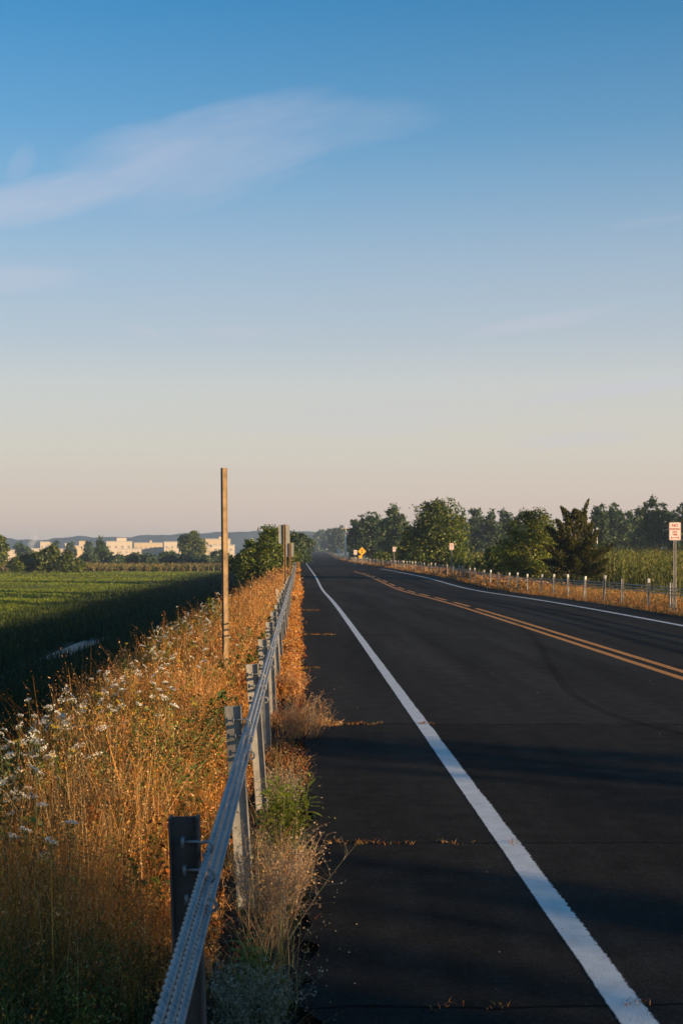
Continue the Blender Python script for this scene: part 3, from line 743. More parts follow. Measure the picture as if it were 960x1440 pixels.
def tree(name, label, cat, px0, px1, ytop, d, zbase, cols, probs, seed, nl=16, n=7000, leaf=None, crown_from=.12, top=.5, group=None, spires=0, depth=1., jag=.25, rl=(.28, .5), trunk=True):
    """a tree seen between image columns px0..px1, top at image row ytop, standing d metres out"""
    X0, X1 = (px0 - VX)*d/F, (px1 - VX)*d/F; cx, hw = (X0 + X1)/2, (X1 - X0)/2
    ztop = EYE - (ytop - VY)*d/F
    root = empty(name, (cx, d, zbase)); tag(root, label, cat, group)
    H = ztop - zbase
    n = int(n*1.3)
    lobes = envelope(0, 0, H*crown_from, H*.97, hw*1.12, hw*1.12*depth, nl, seed, top, jag, rl)
    r = np.random.default_rng(seed + 9)
    for k in range(spires):
        t = r.uniform(-.75, .75); hh = H*r.uniform(.72, 1.0)*(1 - .25*abs(t)); w = hw*r.uniform(.10, .2)
        for m in range(4):
            f = 1 - m*.13
            lobes.append((t*hw + r.normal(0, .03*hw), r.normal(0, .3)*hw, hh*f, w*(.35 + .3*m), w*(.35 + .3*m), H*.085))
    leaf = leaf or max(.05, d*.00105)
    me = np_mesh('crown', *shrub_crown(lobes, n, leaf, cols, probs, seed + 1))
    link('crown', me, M_LEAF, root)
    if trunk:
        mb = MB(); tr = max(.05, H*.022)
        bend = r.normal(0, .05, 2)*H
        top_p = Vector((bend[0], bend[1], H*.72))
        mid_p = Vector((bend[0]*.2 + r.normal(0, .02)*H, bend[1]*.2, H*.3))
        mb.tube([(0, 0, -.1), mid_p, top_p], [tr*1.25, tr*.85, tr*.25], 7)
        for k in range(min(9, len(lobes) - 1)):
            l = lobes[k*(len(lobes) - 1)//9]
            f = r.uniform(.15, .8); p0 = mid_p.lerp(top_p, f) if f > .2 else Vector((0, 0, -.1)).lerp(mid_p, .8)
            p2 = Vector(l[:3]); p1 = p0.lerp(p2, .5) + Vector((0, 0, .04*H))
            mb.tube([p0, p1, p2], [tr*.45, tr*.3, tr*.12], 5)
        link('trunk', mb.mesh('trunk', True), M_BARK, root)
    return root

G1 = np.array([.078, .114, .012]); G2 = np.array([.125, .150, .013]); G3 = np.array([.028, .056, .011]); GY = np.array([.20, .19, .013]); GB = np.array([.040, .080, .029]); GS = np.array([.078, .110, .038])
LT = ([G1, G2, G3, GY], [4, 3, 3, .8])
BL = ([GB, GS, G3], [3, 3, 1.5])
Y2 = ([G2, GY, G1, G3], [3, 2, 2, 2])

# the embankment's own trees, along the marsh side of the verge
tree('shrub_tree', 'dense green roadside tree rising behind the small grey sign backs', 'tree', 352, 423, 735, 118, -1.0, *LT, 11, nl=22, n=9000, crown_from=.02, top=.4)
tree('shrub_tree', 'low rounded green tree on the embankment slope just behind the tall bare post', 'tree', 324, 374, 755, 112, -1.6, *LT, 12, nl=18, n=6500, crown_from=.0, top=.4)
tree('shrub_tree', 'broad green bush filling the gap between the two embankment trees', 'tree', 336, 398, 747, 106, -1.6, *LT, 19, nl=20, n=8000, crown_from=.0, top=.4)
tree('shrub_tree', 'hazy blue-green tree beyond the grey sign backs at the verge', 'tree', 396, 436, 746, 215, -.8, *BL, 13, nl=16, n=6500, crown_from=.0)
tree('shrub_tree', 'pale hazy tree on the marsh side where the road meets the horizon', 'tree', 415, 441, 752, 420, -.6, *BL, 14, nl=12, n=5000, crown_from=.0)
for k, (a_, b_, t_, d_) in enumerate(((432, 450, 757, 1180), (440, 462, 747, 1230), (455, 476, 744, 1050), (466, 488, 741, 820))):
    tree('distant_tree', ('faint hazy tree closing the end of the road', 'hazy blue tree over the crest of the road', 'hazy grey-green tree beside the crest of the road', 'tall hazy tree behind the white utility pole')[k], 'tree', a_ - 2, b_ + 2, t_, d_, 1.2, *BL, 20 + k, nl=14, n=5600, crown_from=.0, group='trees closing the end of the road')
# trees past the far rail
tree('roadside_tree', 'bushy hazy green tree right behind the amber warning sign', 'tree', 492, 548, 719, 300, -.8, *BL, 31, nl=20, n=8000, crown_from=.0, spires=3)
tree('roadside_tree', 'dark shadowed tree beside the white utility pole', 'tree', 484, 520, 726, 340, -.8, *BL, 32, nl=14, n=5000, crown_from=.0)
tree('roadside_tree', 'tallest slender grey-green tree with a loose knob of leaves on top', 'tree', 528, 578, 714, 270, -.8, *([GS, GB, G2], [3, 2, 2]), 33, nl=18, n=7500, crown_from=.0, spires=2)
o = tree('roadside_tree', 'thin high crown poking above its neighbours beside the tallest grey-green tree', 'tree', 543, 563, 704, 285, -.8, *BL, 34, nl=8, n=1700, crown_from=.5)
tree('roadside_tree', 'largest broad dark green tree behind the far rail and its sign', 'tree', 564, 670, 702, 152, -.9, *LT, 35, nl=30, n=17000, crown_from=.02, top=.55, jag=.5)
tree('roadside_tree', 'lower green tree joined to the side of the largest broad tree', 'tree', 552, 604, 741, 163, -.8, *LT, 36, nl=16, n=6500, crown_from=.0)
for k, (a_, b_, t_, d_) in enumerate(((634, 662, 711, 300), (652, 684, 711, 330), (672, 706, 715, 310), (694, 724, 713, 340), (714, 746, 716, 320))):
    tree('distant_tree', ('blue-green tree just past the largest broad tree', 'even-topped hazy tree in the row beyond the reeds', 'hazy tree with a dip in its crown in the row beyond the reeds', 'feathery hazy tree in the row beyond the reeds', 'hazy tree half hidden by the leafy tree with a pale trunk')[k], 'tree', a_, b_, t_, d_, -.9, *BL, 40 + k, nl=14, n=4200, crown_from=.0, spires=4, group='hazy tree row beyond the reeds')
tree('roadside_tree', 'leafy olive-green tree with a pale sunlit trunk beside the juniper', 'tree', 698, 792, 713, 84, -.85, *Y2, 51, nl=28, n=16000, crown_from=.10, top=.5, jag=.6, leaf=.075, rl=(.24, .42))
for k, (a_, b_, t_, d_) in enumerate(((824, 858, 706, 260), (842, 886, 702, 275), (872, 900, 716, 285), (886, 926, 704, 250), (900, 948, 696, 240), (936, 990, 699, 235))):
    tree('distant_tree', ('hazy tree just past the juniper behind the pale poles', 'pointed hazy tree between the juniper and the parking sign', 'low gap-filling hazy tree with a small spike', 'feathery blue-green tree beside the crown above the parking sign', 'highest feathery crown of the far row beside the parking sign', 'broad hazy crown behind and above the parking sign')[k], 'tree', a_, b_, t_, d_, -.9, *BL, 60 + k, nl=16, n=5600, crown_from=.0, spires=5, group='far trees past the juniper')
# low bushes
def bush(label, px0, px1, ytop, d, zb, cols, seed, n=2600, group=None, leaf=None, name='bush'):
    return tree(name, label, 'bush', px0, px1, ytop, d, zb, *cols, seed, nl=9, n=n, crown_from=.0, group=group, trunk=True, leaf=leaf, rl=(.35, .6))
bush('pale green bush under the trees beside the amber warning sign', 524, 548, 776, 195, -.5, Y2, 71)
bush('grey-green bush at the foot of the largest broad tree', 664, 690, 781, 120, -.8, ([GS, RG, G2], [2, 3, 2]), 72)
bush('leafy green bush filling the gap beside the leafy olive-green tree', 680, 722, 768, 112, -.8, LT, 77, 4200)
bush('rounded green bush between the amber warning sign and the largest broad tree', 556, 590, 770, 175, -.8, Y2, 78, 3600)
bush('low dark bush between largest broad tree and reeds', 640, 668, 785, 140, -.8, LT, 73)
bush('dark bush at the foot of the leafy olive-green tree', 716, 752, 784, 90, -.8, LT, 74)
bush('yellow-green shrub at the embankment edge beside the tall bare post', 283, 312, 828, 29, -.7, ([GY, G2, OLIVE], [3, 2, 2]), 75, 1500, leaf=.03, name='shrub')
bush('wide low scrub patch among the reeds below the pointed hazy tree', 842, 892, 782, 100, -.8, ([G3, RG, G1], [2, 3, 2]), 171, 3400)
bush('dark scrub patch in the reeds next to the parking sign', 902, 946, 784, 96, -.8, ([G3, RG*.8, G1], [3, 3, 2]), 172, 3200)
bush('small dark bush on the near reeds under the hazy crowns', 866, 900, 776, 130, -.8, LT, 76)

bush('dark spreading shrub filling in behind the juniper', 768, 846, 752, 92, -.8, ([G3, G1, np.array([.06, .07, .014])], [3, 2, 2]), 79, 6500)
# juniper: wind-swept spiky evergreen
jd = 80.
root = empty('juniper', ((806 - VX)*jd/F, jd, -.85)); tag(root, 'dark spiky juniper with two up-swept tips behind the far rail', 'tree')
def jp(px, py, dy=0.): return np.array([(px - 806)*jd/F, dy, EYE - (py - VY)*jd/F + .85])
r = np.random.default_rng(4)
limbs = [((806, 808), (808, 748), (827, 703), 0), ((808, 764), (804, 735), (789, 713), .1), ((811, 742), (813, 730), (806, 717), -.1), ((809, 756), (818, 738), (822, 722), .2),
         ((808, 768), (788, 764), (769, 741), .2), ((807, 780), (784, 782), (763, 766), -.2), ((807, 792), (788, 800), (764, 788), .1), ((808, 758), (794, 752), (781, 731), -.2),
         ((809, 772), (828, 772), (839, 747), -.1), ((810, 758), (824, 754), (834, 735), .3), ((808, 784), (838, 788), (861, 765), 0), ((808, 794), (840, 803), (855, 786), .2), ((808, 788), (826, 792), (846, 775), -.4),
         ((807, 776), (800, 772), (795, 752), -.8), ((808, 784), (818, 782), (826, 762), -.9), ((807, 796), (792, 798), (780, 780), -.9), ((808, 800), (826, 806), (842, 792), -.9), ((807, 804), (806, 800), (802, 782), -1.1), ((806, 806), (790, 806), (770, 800), -.5), ((808, 806), (824, 808), (848, 801), -.3),
         ((808, 786), (800, 786), (790, 766), .8), ((808, 786), (820, 784), (832, 768), .8)]
A = Acc(); tb = MB()
for (p0, p1, p2, dy) in limbs:
    a0, a1, a2 = jp(*p0), jp(*p1, dy*.5), jp(*p2, dy)
    tb.tube([a0, a1, a2], [.07, .045, .012], 5)
    m = 36
    t = np.linspace(.22, 1, m)[:, None]
    ax_ = (1 - t)**2*a0 + 2*t*(1 - t)*(a1*1.0) + t*t*a2
    dd = np.gradient(ax_, axis=0); dd /= np.linalg.norm(dd, axis=1)[:, None]
    for k in range(m):
        f = float(t[k, 0]); sp = .50*(1 - f)**.8*min(1, .45 + f*1.4) + .03
        nn = int(60*(1.25 - f)) + 10
        side = r.normal(0, 1, (nn, 3)); side -= (side@dd[k])[:, None]*dd[k]; side /= np.linalg.norm(side, axis=1)[:, None]
        q = r.uniform(.05, 1, nn)[:, None]*sp
        cen = ax_[k] + side*q + dd[k]*q*.8 + np.array([0, 0, .25])*q
        up = dd[k]*.9 + side*.6 + np.array([0, 0, .35])
        col = pick([np.array([.050, .055, .012]), np.array([.028, .038, .010]), np.array([.15, .13, .018])], [3, 2.4, 1.6], nn, r)*(1 + r.normal(0, .2, (nn, 1)))
        A.add(*rhombs(cen, r.uniform(.035, .065, nn), col, r, 3.0, up))
link('crown', A.mesh('crown'), M_LEAF, root); link('trunk', tb.mesh('trunk', True), M_BARK, root)

# hedge row and tree clumps at the back of the marsh
hd_ = [(-8, 14, 752, 300), (8, 34, 784, 262), (28, 52, 780, 265), (46, 76, 773, 262), (62, 92, 765, 262), (84, 108, 776, 262), (96, 118, 787, 266)]
hl = ['tall tree at the very end of the marsh hedge', 'low green clump in the marsh hedge beside the end tree', 'rounded green clump in the middle of the marsh hedge', 'tall bushy clump of the marsh hedge before the white smoke', 'highest leafy clump of the marsh hedge', 'falling shoulder of the marsh hedge', 'last low clump where the marsh hedge ends']
for k, (a_, b_, t_, d_) in enumerate(hd_):
    tree('hedge_tree', hl[k], 'tree', a_, b_, t_, d_, -1.8, *LT, 80 + k, nl=12, n=3800, crown_from=.0, group='hedge at the edge of the marsh')
h2 = [(112, 140, 776, 380), (132, 160, 768, 400), (136, 148, 753, 430), (150, 178, 780, 385), (170, 202, 778, 395), (194, 226, 780, 390), (218, 254, 776, 400), (246, 280, 778, 395), (272, 300, 782, 390), (292, 326, 774, 400)]
h2l = ['low dark clump next to where the near hedge ends', 'rounded dark tree in front of the white roof-box warehouse', 'narrow upright tree poking up beside the white roof-box warehouse', 'low dark bush row under the white roof-box warehouse', 'flat dark clump below the long low white warehouse', 'dark clump between long low warehouse and big round tree', 'wide dark mound left of the big round tree', 'dark clump under the big round tree', 'low dark clump beyond the big round tree', 'dark clump behind the tall bare post']
h2l[6] = 'wide dark mound beside the big round tree'
for k, (a_, b_, t_, d_) in enumerate(h2):
    tree('hedge_tree', h2l[k], 'tree', a_, b_, t_, d_, -1.8, *BL, 100 + k, nl=10, n=2600, crown_from=.0, group='dark clumps across the marsh')
tree('round_tree', 'big round tree standing alone before the far white buildings', 'tree', 252, 293, 745, 470, -1.8, *LT, 120, nl=16, n=4200, crown_from=.1, rl=(.3, .45))
for k, (a_, b_, t_) in enumerate(((70, 84, 761), (93, 108, 762), (118, 134, 760))):
    tree('distant_tree', ('dark far tree behind the highest hedge clump', 'dark far tree over the cream building', 'dark far tree between cream building and narrow tree')[k], 'tree', a_, b_, t_, 640, -1.8, *BL, 130 + k, nl=10, n=1600, crown_from=.0, group='far trees among the buildings')
tree('distant_tree', 'small dark domed tree beside the white smoke', 'tree', 20, 44, 764, 560, -1.8, *BL, 140, nl=10, n=1800, crown_from=.0, group='far trees among the buildings')

# shade trees behind the photographer's shoulder, past the far rail
for k, (cx, cy, hw, zt_) in enumerate(((24., -13.8, 5.6, 9.), (24., -8.3, .65, 4.9), (24., -3.9, 2.1, 4.8))):
    root = empty('shade_tree', (cx, cy, -.85)); tag(root, ('broad leafy tree behind the camera shading the verge', 'slim leafy sapling behind the camera past the far rail', 'low bushy tree behind the camera past the far rail')[k], 'tree')
    lobes = envelope(0, 0, .4, zt_, hw, hw, 20, 300 + k)
    link('crown', np_mesh('crown', *shrub_crown(lobes, (26000, 2600, 6000)[k], .16, *LT, 310 + k)), M_LEAF, root)
    mb = MB(); mb.tube([(0, 0, -.1), (.1, 0, zt_*.4), (0, .1, zt_*.8)], [.22, .15, .05], 8); link('trunk', mb.mesh('trunk', True), M_BARK, root)

# ------------------------------------------------------------------ cable guardrails
def i_beam(h, depth=.074, fl=.048, t=.006):
    hd, hf = depth/2, fl/2
    pts = [(-hd, -hf), (-hd + t, -hf), (-hd + t, -t/2), (hd - t, -t/2), (hd - t, -hf), (hd, -hf), (hd, hf), (hd - t, hf), (hd - t, t/2), (-hd + t, t/2), (-hd + t, hf), (-hd, hf)]
    return MB().prism(pts, -.25, h)
CZ = (.756, .686, .614)
POST = i_beam(.83).mesh('post')
hb = MB()
a_ = [(math.cos(t)*.017, 0, math.sin(t)*.017) for t in np.linspace(-2.2, 2.2, 10)]
hb.tube([(-.045, 0, .017), (-.012, 0, .017)] + [(x + .012, y_, z) for x, y_, z in reversed(a_)], .0042, 6)
hb.box(-.048, -.040, -.012, .012, .005, .029)
HOOK = hb.mesh('hook_bolt', True)
rail = empty('cable_guardrail', (-.26, 3.55, 0)); tag(rail, 'steel cable guardrail with leaning posts along the dry grass verge', 'guardrail')
pr = np.random.default_rng(21)
CXL = -.224
for k in range(44):
    y = 3.55 + 2.52*k + pr.normal(0, .06)
    if k == 0: y = 3.55
    if k == 1: y = 6.2
    if k == 2: y = 8.55
    zb = float(road_z(y)); leanx = -.052 + pr.normal(0, .012)
    o = link('post', POST, M_STEEL, rail)
    # post stands behind the cables and leans away from the road
    xb = CXL - .052 + .685*(-leanx) + pr.normal(0, .003)
    o.location = (xb + .26, y - 3.55, zb + pr.normal(0, .008)); o.rotation_euler = (pr.normal(0, .012), leanx, pr.normal(0, .05))
    if k == 0: o.data = POST.copy(); o.data.materials[0] = M_DARKSTEEL
    if k < 14:
        for cz in CZ:
            h = link('hook_bolt', HOOK, M_CABLE, o); h.location = (.052 - (cz - .685)*(-leanx) - .006, -.034, cz)
def cable_mesh(x, z, y_near, y_tw, y_far, r):
    mb = MB()
    lay = .115
    n = int((y_tw - y_near)/lay*12)
    for s in range(3):
        pts = []
        for i in range(n + 1):
            y = y_near + (y_tw - y_near)*i/n; a = 2*math.pi*y/lay + s*2.0944
            pts.append((x + math.cos(a)*r*.44, y, z + float(road_z(y)) + math.sin(a)*r*.44))
        mb.tube(pts, r*.56, 6)
    yy = np.concatenate([np.linspace(y_tw, 60, 40), np.linspace(62, y_far, 90)])
    mb.tube([(x + float(road_shift(y)), y, z + float(road_z(y))) for y in yy], r*.96, 6)
    return mb.mesh('cable', True)
for cz in CZ:
    o = link('cable', cable_mesh(CXL + .26, cz, -1.5, 13., 150., .0100), M_CABLE, rail); o.location = (0, -3.55, 0)

rail2 = empty('cable_guardrail', (9.6, 24, 0)); tag(rail2, 'long cable guardrail of white-capped posts on the opposite roadside', 'guardrail')
RP = i_beam(.86, .064, .056, .008).mesh('post')
cap = MB(); cap.box(-.036, .036, -.034, .034, .76, .872); CAP = cap.mesh('reflective_cap', bevel=.008)
for k in range(96):
    y = 24.8 + 2.9*k + pr.normal(0, .22)
    o = link('post', RP, (M_POST_R), rail2)
    zb = float(road_z(y)) - .09
    o.location = (float(road_shift(y)) + pr.normal(0, .03), y - 24, zb + pr.normal(0, .03)); o.rotation_euler = (pr.normal(0, .03), pr.normal(.0, .045), pr.normal(0, .4))
    if pr.uniform() < (.55 if y > 44 else .4):
        c = link('reflective_cap', CAP, M_REFL, o); c.location = (0, 0, .012)
for cz in (.70, .62, .54):
    yy = np.concatenate([np.linspace(15, 320, 150)])
    mb = MB(); mb.tube([(.062 + float(road_shift(y)), y - 24, cz - .09 + float(road_z(y))) for y in yy], .0125, 5)
    link('cable', mb.mesh('cable', True), M_CABLE, rail2)

# ------------------------------------------------------------------ posts and signs
def u_channel(h, w=.08, dp=.04, t=.006, lip=.016, z0=-.3):
    # hat section open to +y (towards the lens is -y)
    hw = w/2
    pts = [(-hw, 0), (-hw + lip, 0), (-hw + lip + .006, dp - t), (hw - lip - .006, dp - t), (hw - lip, 0), (hw, 0), (hw, t), (hw - lip + t, t), (hw - lip - .001, dp), (-hw + lip + .001, dp), (-hw + lip - t, t), (-hw, t)]
    return MB().prism(pts, z0, h)
# tall bare post
d = 17.
pm = u_channel(2.79, .066, .058, lip=.010)
o = link('sign_post', pm.mesh('sign_post'), M_RUST); o.location = (-.848, d, -.27); o.rotation_euler = (0, R(.9), R(126))
tag(o, 'tall bare rusty channel post without a sign on the dry verge', 'post')
hm = MB()
for k in range(70):
    z = 2.74 - k*.0381
    hm.box(-.009, .009, .0575, .0595, z - .010, z + .010)
h = link('bolt_hole_row', hm.mesh('bolt_hole_row'), M_BLACK, o)
bm_ = MB()
for z in (.30, .36, .42):
    bm_.box(-.042, .042, -.004, .062, z, z + .012)
link('strap', bm_.mesh('strap'), M_BLACK, o)

def text_mesh(s, size):
    cu = bpy.data.curves.new('t', 'FONT'); cu.body = s; cu.size = size; cu.align_x = 'CENTER'; cu.align_y = 'CENTER'; cu.extrude = .0012; cu.offset = size*.02
    ob = bpy.data.objects.new('t', cu); COL.objects.link(ob)
    dg = bpy.context.evaluated_depsgraph_get(); dg.update()
    me = bpy.data.meshes.new_from_object(ob.evaluated_get(dg)); bpy.data.objects.remove(ob)
    me.transform(Matrix.Rotation(R(90), 4, 'X'))
    return me
def plate(w, h, t=.004, r=.03):
    pts = []
    for (cx, cz, a0) in ((w/2 - r, h/2 - r, 0), (-w/2 + r, h/2 - r, 90), (-w/2 + r, -h/2 + r, 180), (w/2 - r, -h/2 + r, 270)):
        for k in range(5):
            a = R(a0 + k*22.5); pts.append((cx + math.cos(a)*r, cz + math.sin(a)*r))
    return MB().prism_y(pts, -t/2, t/2)
def border(w, h, b=.006, inset=.008, t=.003):
    mb = MB(); a, c = w/2 - inset, h/2 - inset
    mb.box(-a, a, -t, -.0021, c - b, c); mb.box(-a, a, -t, -.0021, -c, -c + b); mb.box(-a, -a + b, -t, -.0021, -c + b, c - b); mb.box(a - b, a, -t, -.0021, -c + b, c - b)
    return mb
def no_parking(label, x, y, ztop, zb, w=.305, h=.457, rz=0., sleeve=True, detail=True):
    root = empty('parking_sign', (x, y, zb)); root.rotation_euler = (0, 0, rz); tag(root, label, 'road sign', 'parking signs on the opposite roadside')
    zc = ztop - h/2 - zb
    p = link('sign_plate', plate(w, h).mesh('sign_plate'), M_SIGNW, root); p.location = (0, 0, zc)
    f = link('border', border(w, h).mesh('border'), M_SIGNR, p)
    for s, sz, dz in (('NO', .105, .145), ('PARKING', .066, .055), ('ANY', .066, -.02), ('TIME', .066, -.088)):
        t = link('lettering', text_mesh(s, sz), M_SIGNR, p); t.location = (0, -.0042, dz); t['label'] = 'red word ' + s
    ar = MB(); z = -.165
    ar.box(-.075, .075, -.0045, -.0023, z - .009, z + .009)
    for s in (-1, 1):
        ar.prism_y([(s*.075, z - .03), (s*.118, z), (s*.075, z + .03)][::s], -.0045, -.0023)
    link('double_arrow', ar.mesh('double_arrow'), M_SIGNR, p)
    pm = u_channel(ztop - zb - .02, .07, .035); q = link('sign_post', pm.mesh('sign_post'), M_POST_R, root); q.location = (0, .006, 0)
    if sleeve:
        sl = u_channel(.88, .085, .045); q = link('post_sleeve', sl.mesh('post_sleeve'), M_STEEL, root); q.location = (.004, .052, 0)
    return root
no_parking('white NO PARKING sign with red lettering on a two-part channel post close by', (948.3 - VX)*36.3/F, 36.3, EYE + (VY - 734.5)*36.3/F, -.12, rz=R(4))
no_parking('white parking sign on a thin post before the largest broad tree', (634.6 - VX)*97/F, 97., EYE + (VY - 763.8)*97/F, -.3, rz=R(6), sleeve=False)
no_parking('small white parking sign further down the rail past the bush', (554 - VX)*136/F, 136., EYE + (VY - 769)*136/F, -.2, rz=R(6), sleeve=False)
no_parking('tiny pinkish parking sign just before the amber warning sign', (499.5 - VX)*190/F, 190., EYE + (VY - 773.5)*190/F, -.2, .46, .61, R(6), False)

# signal-ahead warning sign
d = 188.; x = (508.8 - VX)*d/F
root = empty('warning_sign', (x, d, -.2)); root.rotation_euler = (0, 0, R(6)); tag(root, 'amber diamond warning sign with traffic light symbol and plaque below', 'road sign')
zc = EYE + (VY - 775.4)*d/F + .2
dm = plate(.80, .80, .006, .05); me = dm.mesh('diamond_plate'); me.transform(Matrix.Rotation(R(45), 4, 'Y'))
p = link('diamond_plate', me, M_YELLOW, root); p.location = (0, 0, zc)
bb = border(.80, .80, .016, .02, .004).mesh('border'); bb.transform(Matrix.Rotation(R(45), 4, 'Y')); link('border', bb, M_BLACK, p)
sg = plate(.20, .50, .003, .06).mesh('signal_symbol'); o = link('signal_symbol', sg, M_BLACK, p); o.location = (0, -.006, 0)
for dz, m_ in ((.15, M_RED), (0, M_YELLOW), (-.15, M_GREEN)):
    c = MB(); c.prism_y([(math.cos(t)*.068, math.sin(t)*.068) for t in np.linspace(0, 6.283, 17)[:-1]], -.004, -.002)
    q = link('signal_disc', c.mesh('signal_disc'), m_, p); q.location = (0, -.007, dz)
pq = link('plaque', plate(.46, .40, .005, .04).mesh('plaque'), M_YELLOW, root); pq.location = (-.20, -.02, zc - .72)
link('border', border(.46, .40, .012, .02, .004).mesh('border'), M_BLACK, pq)
mb = MB(); mb.box(-.04, .04, .006, .05, -.2, zc + .3); link('sign_post', mb.mesh('sign_post'), M_POST_R, root)

# sign backs on the embankment side
def sign_back(label, px, d, ytop, w, h, rz, patch=False, tilt=0.):
    x = (px - VX)*d/F; zt_ = EYE + (VY - ytop)*d/F; zb = -.15
    root = empty('roadside_sign', (x, d, zb)); root.rotation_euler = (0, R(tilt), R(rz)); tag(root, label, 'road sign', 'sign backs beside the cable rail')
    p = link('sign_plate', plate(w, h).mesh('sign_plate'), M_SIGNBACK, root); p.location = (-.01, .05, zt_ - h/2 - zb - .01)
    q = link('sign_post', u_channel(zt_ - zb, .07, .04).mesh('sign_post'), M_RUST, root)
    if patch:
        b_ = MB(); b_.box(-.036, .036, -.004, -.001, .78, .86); link('reflector_band', b_.mesh('reflector_band'), M_BLACK, root)
    return root
sign_back('grey back of a road sign on a rusty post beside the cable rail', 401.5, 38., 737.5, .305, .50, 8, True, -.6)
sign_back('lower grey sign back standing behind the taller sign back', 408.2, 47., 763, .26, .46, 5)
# delineator stub on the verge
o = link('delineator', u_channel(.55, .07, .03).mesh('delineator'), M_STEEL); o.location = (-.62, 42., -.1); o.rotation_euler = (0, R(-2), R(20)); tag(o, 'short steel delineator stub on the verge near the sign backs', 'post')
# end-of-rail marker on the far bend
d = 330.; x = (476 - VX)*d/F
root = empty('marker_sign', (x, d, 0)); tag(root, 'small white marker sign at the far end of the opposite rail', 'road sign')
zc = EYE + (VY - 775)*d/F
p = link('sign_plate', plate(.75, 1.0, .01, .06).mesh('sign_plate'), M_SIGNW, root); p.location = (0, 0, zc)
mb = MB(); mb.box(-.05, .05, .01, .08, -.2, zc + .3); link('sign_post', mb.mesh('sign_post'), M_POST_R, root)

# utility pole and pale slender poles
d = 330.; x = (485.6 - VX)*d/F; h = EYE + (VY - 739)*d/F + .5
root = empty('utility_pole', (x, d, -.5)); tag(root, 'pale utility pole with a crossarm among the hazy trees', 'utility pole')
mb = MB(); mb.tube([(0, 0, 0), (0, 0, h*.5), (0, 0, h)], [.19, .16, .13], 10); link('pole', mb.mesh('pole', True), M_POLE, root)
mb = MB(); mb.box(-1.0, 1.0, -.26, -.14, h - .75, h - .6); link('crossarm', mb.mesh('crossarm'), M_WOODP, root)
mb = MB(); mb.tube([(.05, -.3, h - 1.7), (.05, -.3, h - .95)], .22, 10); link('transformer', mb.mesh('transformer', True), M_SIGNBACK, root)
for k, (px, yt, d, rad, lab) in enumerate(((825, 736, 210., .16, 'thickest pale pole showing through beside the juniper'), (832.5, 747, 230., .10, 'middle slender pale pole beside the juniper'), (838.7, 745, 240., .11, 'outer slender pale pole beside the juniper'))):
    x = (px - VX)*d/F; h = EYE + (VY - yt)*d/F + .9
    root = empty('light_pole', (x, d, -.9)); tag(root, lab, 'pole', 'slender pale poles behind the juniper')
    mb = MB(); mb.tube([(0, 0, 0), (0, 0, h)], [rad, rad*.8], 8); link('pole', mb.mesh('pole', True), M_POLE, root)
    mb = MB(); mb.box(-rad*1.4, rad*1.4, -rad*1.4, rad*1.4, h, h + .35); link('cap', mb.mesh('cap', bevel=.04), M_REFL, root)

# ------------------------------------------------------------------ far buildings and hills
def building(label, px0, px1, ytop, D, m, depth=22, bays=6, steps=(), group='far white buildings across the marsh', doors=True, roof=True):
    x0, x1 = (px0 - VX)*D/F, (px1 - VX)*D/F; zb = -1.8; h = EYE + (VY - ytop)*D/F - zb; w = x1 - x0
    root = empty('warehouse', ((x0 + x1)/2, D, zb)); root.rotation_euler = (0, 0, R(7)); tag(root, label, 'building', group)
    mb = MB(); mb.box(-w/2, w/2, 0, depth, -.5, h - .5); link('wall', mb.mesh('wall'), m, root)
    rb = MB(); rb.box(-w/2 - .25, w/2 + .25, -.25, depth + .25, h - .5, h); rf = link('roof', rb.mesh('roof'), M_ROOF, root)
    for (a, b_, zz) in steps:
        sb = MB(); sb.box(-w/2 + a*w, -w/2 + b_*w, 3, depth*.6, h, h + zz); link('penthouse', sb.mesh('penthouse'), m, rf)
    for k in range(bays):
        xc = -w/2 + w*(k + .5)/bays
        wb = MB(); ww = w/bays*.18
        wb.box(xc - ww, xc + ww, -.06, -.003, h*.60, h*.74); link('window', wb.mesh('window'), M_GLASSY, root)
        if doors and k % 2 == 0:
            db = MB(); db.box(xc - ww*.6, xc + ww*.6, -.08, -.003, -.2, h*.36); link('door', db.mesh('door'), M_DOOR, root)
    return root
building('white warehouse with a big roof box across the marsh', 150, 186, 761, 850, M_WALL, bays=4, steps=((.40, .78, 2.0),))
building('long low white warehouse in the middle of the far row', 189, 229, 763, 880, M_WALL2, bays=6, steps=((.55, .62, 1.4),))
building('end white warehouse touching the big round tree', 231, 254, 761.5, 840, M_WALL, bays=3)
building('pale shed with a low roof box right above the hedge middle', 64, 80, 766, 730, M_WALL2, bays=2, depth=9, steps=((.2, .5, 1.2),))
building('wide low cream shed above the falling hedge shoulder', 84, 110, 771.5, 690, M_WALL2, bays=4, depth=9)
building('small white kiosk block between the far warehouses and the hedge', 128, 140, 770, 760, M_WALL, bays=2, depth=9)
building('pale warehouse between the big round tree and the tall post', 289, 324, 757.5, 840, M_WALL2, bays=4, steps=((.55, .8, 1.2),))
building('cream building with stepped roof above the hedge', 104, 128, 767, 700, M_WALL2, bays=3, steps=((.3, .75, 2.2),), depth=14)
building('narrow cream block beside the highest hedge clump', 92, 101, 764, 720, M_WALL, bays=1, depth=10)
building('low white shed at the end of the marsh view', -14, 26, 773, 700, M_WALL, bays=4, depth=14)
building('small cream shed beside the domed tree', 24, 37, 769.5, 720, M_WALL2, bays=2, depth=12)
building('low pale shed under the white smoke', 40, 62, 771, 710, M_WALL, bays=3, depth=12)
building('small white house peeking over the hedge', 57, 68, 761.5, 800, M_WALL, bays=2, depth=12)
building('low white annex in front of the far row', 166, 199, 771.5, 780, M_WALL, bays=4, depth=12)
